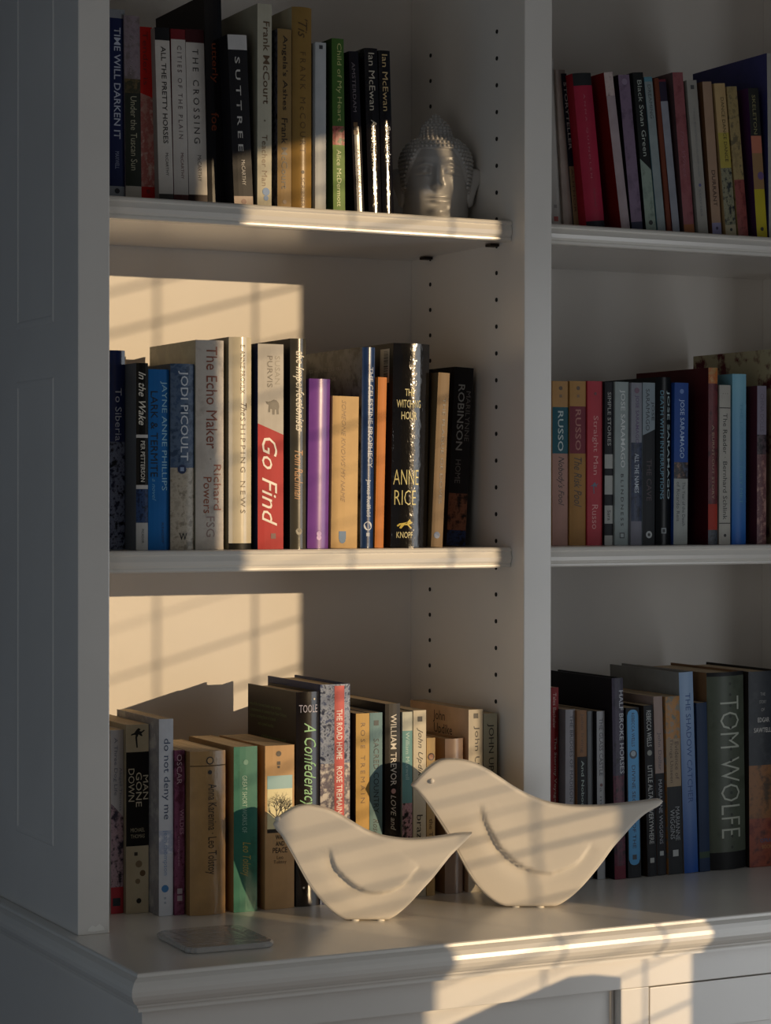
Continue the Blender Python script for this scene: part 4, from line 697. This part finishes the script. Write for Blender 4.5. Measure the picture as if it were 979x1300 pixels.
# ================================================================== FIGURINES
def interp(pts, x):
    if x <= pts[0][0]: return pts[0][1]
    for (a, b), (c, d) in zip(pts, pts[1:]):
        if x <= c: return b+(d-b)*(x-a)/(c-a) if c > a else d
    return pts[-1][1]
def smooth_curve(pts, n=220):
    """Catmull-Rom through the points, resampled densely."""
    out = []; m = len(pts)
    for i in range(m-1):
        p0, p1, p2, p3 = pts[max(i-1, 0)], pts[i], pts[i+1], pts[min(i+2, m-1)]
        for k in range(12):
            t = k/12; t2, t3 = t*t, t*t*t
            out.append(tuple(.5*((2*p1[j])+(-p0[j]+p2[j])*t+(2*p0[j]-5*p1[j]+4*p2[j]-p3[j])*t2+(-p0[j]+3*p1[j]-3*p2[j]+p3[j])*t3) for j in (0, 1)))
    out.append(pts[-1]); return out
CERAM = mat('#e4dccf', .42, 'paint')
def bird(label, base_px, upper, lower, wing, eye, T, rot=0):
    base = onZ(base_px[0], base_px[1], ZC)
    nrm = Matrix.Rotation(rot, 3, 'Z') @ Vector((-math.sin(YAW), -math.cos(YAW), 0))   # face normal, towards the viewer
    axx = Vector((0, 0, 1)).cross(nrm) * 1; axx = Vector((-nrm.y, nrm.x, 0))             # along the bird, head to tail
    o = base + nrm*(T/2)
    def loc(p):
        q = onP(p[0], p[1], o, nrm) - base; return (q.dot(axx), q.z)
    up_ = smooth_curve([loc(p) for p in upper]); lo_ = smooth_curve([loc(p) for p in lower]); wg = smooth_curve([loc(p) for p in wing])
    lo_ = [(x, max(z, .0012)) for x, z in lo_]
    # outline ring, then concentric insets from a skeleton line: (s, t) grid between lower and upper curves
    xa, xb = up_[0][0], up_[-1][0]; NX, NY = 150, 64
    def mono(c):
        r = []; last = -1e9
        for x, z in c:
            if x > last: r.append((x, z)); last = x
        return r
    U, Lc = mono(up_), mono(lo_)
    xs = [xa+(xb-xa)*(.5-.5*math.cos(math.pi*i/NX)) for i in range(NX+1)]
    ring = [Vector((x, interp(U, x))) for x in xs]+[Vector((x, interp(Lc, x))) for x in xs]
    def edge_dist(x, z):
        return min((q.x-x)**2+(q.y-z)**2 for q in ring)**.5
    RAD = T*.2
    grid = []; 
    wlen = [0]
    for i in range(1, len(wg)): wlen.append(wlen[-1]+math.dist(wg[i-1], wg[i]))
    def relief(x, z):
        # signed distance to the wing edge: raised inside (above/right), stepping down outside, fading at both ends
        best = 1e9; bi = 0
        for i in range(0, len(wg), 2):
            d_ = (wg[i][0]-x)**2+(wg[i][1]-z)**2
            if d_ < best: best = d_; bi = i
        best = best**.5
        a = wg[max(bi-2, 0)]; b = wg[min(bi+2, len(wg)-1)]
        cr = (b[0]-a[0])*(z-a[1])-(b[1]-a[1])*(x-a[0]); sgn = 1 if cr > 0 else -1
        u = wlen[bi]/wlen[-1]; env = math.sin(math.pi*min(max(u, 0), 1))**.55
        s = sgn*best
        if bi in (0, len(wg)-1) or bi >= len(wg)-2: env *= max(0, 1-best/.02)*0
        if s >= 0: hgt = math.exp(-(s/.022)**2)*.0030     # wing surface swells up towards its edge
        else: hgt = -math.exp(-(s/.010)**2)*.0034*(1)
        k = 1/(1+math.exp(-s/.0006)); sm = (math.exp(-(s/.022)**2)*.0030)*k - math.exp(-(s/.012)**2)*.0034*(1-k)
        return sm*env
    V, F = [], []
    for side in (1, -1):
        for i, x in enumerate(xs):
            zu, zl = interp(U, x), interp(Lc, x)
            for j in range(NY+1):
                t = .5-.5*math.cos(math.pi*j/NY); z = zl+(zu-zl)*t
                e = edge_dist(x, z) if 0 < i < NX and 0 < j < NY else 0
                e = min(e, RAD); y = T/2-RAD + (RAD*RAD-(RAD-e)**2)**.5 if e > 0 else T/2-RAD
                if side == 1: y += relief(x, z) if e > RAD*.6 else 0
                V.append(axx*x + nrm*(y*side) + Vector((0, 0, z)))
    n0 = (NX+1)*(NY+1)
    for s_ in (0, 1):
        for i in range(NX):
            for j in range(NY):
                a = s_*n0+i*(NY+1)+j; f = (a, a+NY+1, a+NY+2, a+1)
                F.append(f if s_ == 0 else tuple(reversed(f)))
    for i in range(NX):
        for j in (0, NY):
            a = i*(NY+1)+j; F.append((a, a+NY+1, n0+a+NY+1, n0+a))
    for i in (0, NX):
        for j in range(NY):
            a = i*(NY+1)+j; F.append((a, a+1, n0+a+1, n0+a))
    rt_ = empty('bird_figurine', label, 'bird figurine', base, 'pale ceramic birds on the worktop')
    b = meshobj('body', V, F, CERAM, rt_, smooth=True)
    bm = bmesh.new(); bm.from_mesh(b.data); bmesh.ops.remove_doubles(bm, verts=bm.verts[:], dist=.00005); bmesh.ops.recalc_face_normals(bm, faces=bm.faces[:]); bm.to_mesh(b.data); bm.free()
    b.data.polygons.foreach_set('use_smooth', [True]*len(b.data.polygons))
    if eye:
        ex, ez = loc(eye); bm = bmesh.new(); bmesh.ops.create_icosphere(bm, subdivisions=3, radius=.0031)
        for v in bm.verts: v.co = v.co + nrm*(T/2) + axx*ex + Vector((0, 0, ez))
        bmobj('eye', bm, CERAM, rt_, smooth=True)
    for dx in (-.014, .014):
        bm = bmesh.new(); bmesh.ops.create_cone(bm, cap_ends=True, segments=16, radius1=.0045, radius2=.0042, depth=.0022)
        for v in bm.verts: v.co = v.co + axx*(dx+.002) + nrm*(T*.18) + Vector((0, 0, .0011))
        bmobj('foot_pad', bm, mat('#efe9da', .3), rt_, smooth=False)
    return rt_
s1 = lambda P: [(335+x*.2860, 1010+y*.2860) for x, y in P]
s2 = lambda P: [(515+x*.3473, 950+y*.3473) for x, y in P]
bird('small pale ceramic bird with flat sides, front left of the pair on the worktop', (465, 1167.5),
     s1([(40,130),(62,100),(100,72),(140,52),(185,44),(230,50),(280,62),(330,85),(390,120),(450,155),(510,178),(580,192),(640,197),(720,193),(800,183),(865,173),(926,170)]),
     s1([(40,130),(57,158),(80,185),(120,255),(160,330),(200,400),(250,465),(300,515),(350,548),(400,560),(470,563),(530,560),(560,550),(600,525),(650,480),(700,425),(750,370),(790,320),(830,270),(870,230),(910,190),(926,170)]),
     s1([(295,235),(305,290),(330,335),(370,375),(410,405),(460,428),(510,433),(560,425),(610,400),(650,360),(690,310)]), (352.5, 1039.5), .020)
bird('large pale ceramic bird with a raised dot eye, standing behind the small one', (668, 1150.5),
     s2([(20,138),(48,108),(80,75),(115,50),(150,42),(200,44),(250,56),(300,80),(350,112),(400,145),(450,172),(510,196),(560,207),(620,213),(700,213),(780,207),(860,198),(920,190),(943,196)]),
     s2([(20,138),(48,165),(80,205),(120,265),(160,330),(200,405),(240,475),(280,525),(330,565),(380,582),(450,586),(520,584),(560,575),(600,550),(640,515),(680,470),(720,420),(760,365),(800,320),(840,275),(880,240),(925,214),(943,196)]),
     s2([(280,205),(290,260),(310,305),(340,355),(380,400),(430,435),(490,455),(545,455),(600,435),(640,405),(680,350)]), (548, 991.5), .022)

# ---- head figurine on the top shelf
def head_figurine():
    Yh = .13; c = onY(553, 250, Yh); s = (onY(563, 250, Yh)-onY(553, 250, Yh)).x*math.cos(YAW)*.1  # metres per picture pixel seen square on
    s = 1/FPX*((Vector((c.x, Yh, .4))-CAM).dot(fwd))
    H = onY(551, 145, Yh).z - ZT; R = bpy.data.objects
    root = empty('head_figurine', 'glossy white ceramic serene head with curled hair and long ears on the top left shelf', 'figurine', (c.x, Yh, ZT+.0003))
    root.rotation_euler = (0, 0, -math.radians(25))
    px = s*.1736
    prof_ = [(0, 236), (.10, 237), (.2, 240), (.32, 247), (.42, 256), (.5, 263), (.58, 264), (.64, 250), (.70, 222), (.74, 190), (.768, 140), (.785, 118), (.82, 112), (.87, 100), (.905, 80), (.935, 52), (.962, 26), (1.0, 8)]
    NZ, NA = 170, 192; V, F = [], []
    def radius(z): return interp(prof_, z)*px
    def g(x, w): return math.exp(-(x/w)**2)
    def surf(z, a):
        """a = 0 faces -y. returns local point."""
        r = radius(z); dp = r*(1.06 if z < .8 else 1.0)
        if z < .33: cut = 1
        x = r*math.sin(a); y = -dp*math.cos(a)
        u = x/(290*px)                                   # across the face, -1..1
        f = max(0, math.cos(a))
        add = 0
        hair = hairline(a)
        if z < hair and f > 0:
            zz = z
            add -= .0035*f**.5                              # face lies a little under the hair
            add += .0052*g(u, .085)*g((zz-.40)/1, .10)*1.6*(1 if zz < .47 else g(zz-.47, .05))   # nose bridge and ball
            add += .0050*g(u, .13)*g(zz-.335, .03)
            for sg in (-1, 1):
                add += .0016*g(u-sg*.10, .045)*g(zz-.325, .02)      # nostril wings
                add += .0022*g(u-sg*.33, .20)*g(zz-(.525-.10*abs(abs(u)-.33)), .016)  # brows
                add += .0022*g(u-sg*.36, .17)*g(zz-.455, .028)      # closed eyelids
                add -= .0014*g(u-sg*.36, .19)*g(zz-.425, .007)      # lid line
                add -= .0024*g(u-sg*.18, .07)*g(zz-.46, .04)        # inner eye hollow
                add += .0022*g(u-sg*.48, .22)*g(zz-.29, .09)        # cheeks
            add += .0030*g(u, .19)*g(zz-.232-.02*u*u*4, .013)        # upper lip
            add += .0034*g(u, .15)*g(zz-.195, .014)                  # lower lip
            add -= .0020*g(u, .22)*g(zz-.214, .006)                  # mouth line
            add -= .0022*g(u, .15)*g(zz-.16, .016)
            add += .0044*g(u, .20)*g(zz-.105, .045)                  # chin
            if zz < .05: add -= .003*(1-zz/.05)
        k = (r+add)/r if r > 1e-6 else 1
        return Vector((x*k, y*k if f > 0 else y, z*H))
    def hairline(a):
        t = abs(a)
        if t < .55: return .655
        if t < 1.15: return .655-(t-.55)/.6*.30
        return .33-(t-1.15)*.22
    for i in range(NZ+1):
        for j in range(NA): V.append(surf(i/NZ, 2*math.pi*j/NA-math.pi))
    for i in range(NZ):
        for j in range(NA):
            a, b = i*NA+j, i*NA+(j+1) % NA; F.append((a, b, b+NA, a+NA))
    F.append(tuple(reversed(range(NA)))); F.append(tuple(range(NZ*NA, (NZ+1)*NA)))
    GL = mat('#b9b7b4', .30, 'paint', coat=.5)
    hd = meshobj('head', V, F, GL, root, smooth=True)
    # curls
    bm = bmesh.new(); z = .30
    while z < .985:
        rr_ = radius(z); n = max(5, int(2*math.pi*rr_/.0052)); off = .5*(int(z*100) % 2)
        for k in range(n):
            a = 2*math.pi*(k+off)/n-math.pi
            if z < hairline(a)+.004: continue
            p = surf(z, a); m = Matrix.Translation(p) @ Matrix.Scale(.92, 4)
            bmesh.ops.create_icosphere(bm, subdivisions=1, radius=.00285, matrix=m)
        z += .0345 if z < .72 else .028
    tag(bmobj('hair_curls', bm, GL, root, smooth=True), kind='stuff')
    for sg in (-1, 1):
        bm = bmesh.new(); ring = []
        E = [(.50, .0), (.515, .007), (.505, .0135), (.46, .0150), (.40, .0135), (.33, .0095), (.26, .0065), (.19, .0045), (.17, .000), (.22, -.004), (.36, -.004), (.45, -.003)]
        rows_ = []; base_x = radius(.35)*.975
        for dy, sc in ((-.005, .75), (-.002, 1.0), (.002, 1.0), (.005, .8)):
            cx0 = .004; cz0 = .36
            rows_.append([bm.verts.new((sg*(base_x+cx0+(x-cx0)*sc), -.004+dy+x*.4, (cz0+(z-cz0)*sc)*H)) for z, x in E])
        for a, b in zip(rows_, rows_[1:]):
            for k in range(len(E)): bm.faces.new((a[k], a[(k+1) % len(E)], b[(k+1) % len(E)], b[k]))
        bm.faces.new(rows_[0]); bm.faces.new(list(reversed(rows_[-1])))
        bmesh.ops.subdivide_edges(bm, edges=bm.edges[:], cuts=1, use_grid_fill=True, smooth=.6)
        bmobj('ear', bm, GL, root, smooth=True)
    return root
head_figurine()

# ---- textured glass coaster on the worktop
def coaster():
    cs = [onZ(*q, ZC) for q in ((199, 1188), (236, 1214.5), (348, 1202), (306, 1181))]
    ctr = sum(cs, Vector())/4; ex = (cs[2]-cs[1]+cs[3]-cs[0])/2; ey = (cs[0]-cs[1]+cs[3]-cs[2])/2
    if DBG: print('COASTER', ex.length, ey.length, math.degrees(ex.angle(ey)))
    ang = math.atan2(ex.y, ex.x); sy_ = min(ey.length, .115)/ex.length
    N = 44; hw, rr_, T = ex.length/2, .014, .0062; bm = bmesh.new()
    rnd_ = random.Random(5); out = []
    for q, (sx, sy) in enumerate(((1, 1), (-1, 1), (-1, -1), (1, -1))):
        for k in range(9):
            t = math.pi/2*q+math.pi/2*k/8; out.append(Vector((sx*(hw-rr_)+rr_*math.cos(t), sy*(hw-rr_)+rr_*math.sin(t), 0)))
    out = [p*(1+rnd_.uniform(-.012, .012)) for p in out]
    out = [Vector((p.x, p.y*sy_, 0)) for p in out]
    lv = []
    for z, k in ((0, .975), (.0015, 1), (T-.0015, 1), (T, .97)): lv.append([bm.verts.new((p.x*k, p.y*k, z)) for p in out])
    n = len(out)
    for A, B in zip(lv, lv[1:]):
        for k in range(n): bm.faces.new((A[k], A[(k+1) % n], B[(k+1) % n], B[k]))
    bm.faces.new(list(reversed(lv[0])))
    prev = lv[-1]
    for k_ in (.9, .8, .7, .6, .5, .4, .3, .2, .1):
        cur = [bm.verts.new((p.x*k_, p.y*k_, T+noise.noise(Vector((p.x*k_*120, p.y*k_*120, 3)))*.0006)) for p in out]
        for k in range(n): bm.faces.new((prev[k], prev[(k+1) % n], cur[(k+1) % n], cur[k]))
        prev = cur
    bm.faces.new(prev)
    m = bpy.data.materials.new('textured_glass'); m.use_nodes = True; nt = m.node_tree; b_ = nt.nodes['Principled BSDF']
    b_.inputs['Transmission Weight'].default_value = .5; b_.inputs['IOR'].default_value = 1.45; b_.inputs['Roughness'].default_value = .14; b_.inputs['Base Color'].default_value = (.80, .77, .72, 1)
    tc = nt.nodes.new('ShaderNodeTexCoord'); nz = nt.nodes.new('ShaderNodeTexNoise'); nz.inputs['Scale'].default_value = 170; bp = nt.nodes.new('ShaderNodeBump'); bp.inputs['Strength'].default_value = .8; bp.inputs['Distance'].default_value = .0012
    nt.links.new(tc.outputs['Object'], nz.inputs['Vector']); nt.links.new(nz.outputs[0], bp.inputs['Height']); nt.links.new(bp.outputs[0], b_.inputs['Normal'])
    o = bmobj('coaster', bm, m, None); tag(o, 'square clear textured glass coaster lying near the left stile on the worktop', 'coaster')
    o.location = (ctr.x, ctr.y, ZC+.0002); o.rotation_euler = (0, 0, ang)
    return o
coaster()
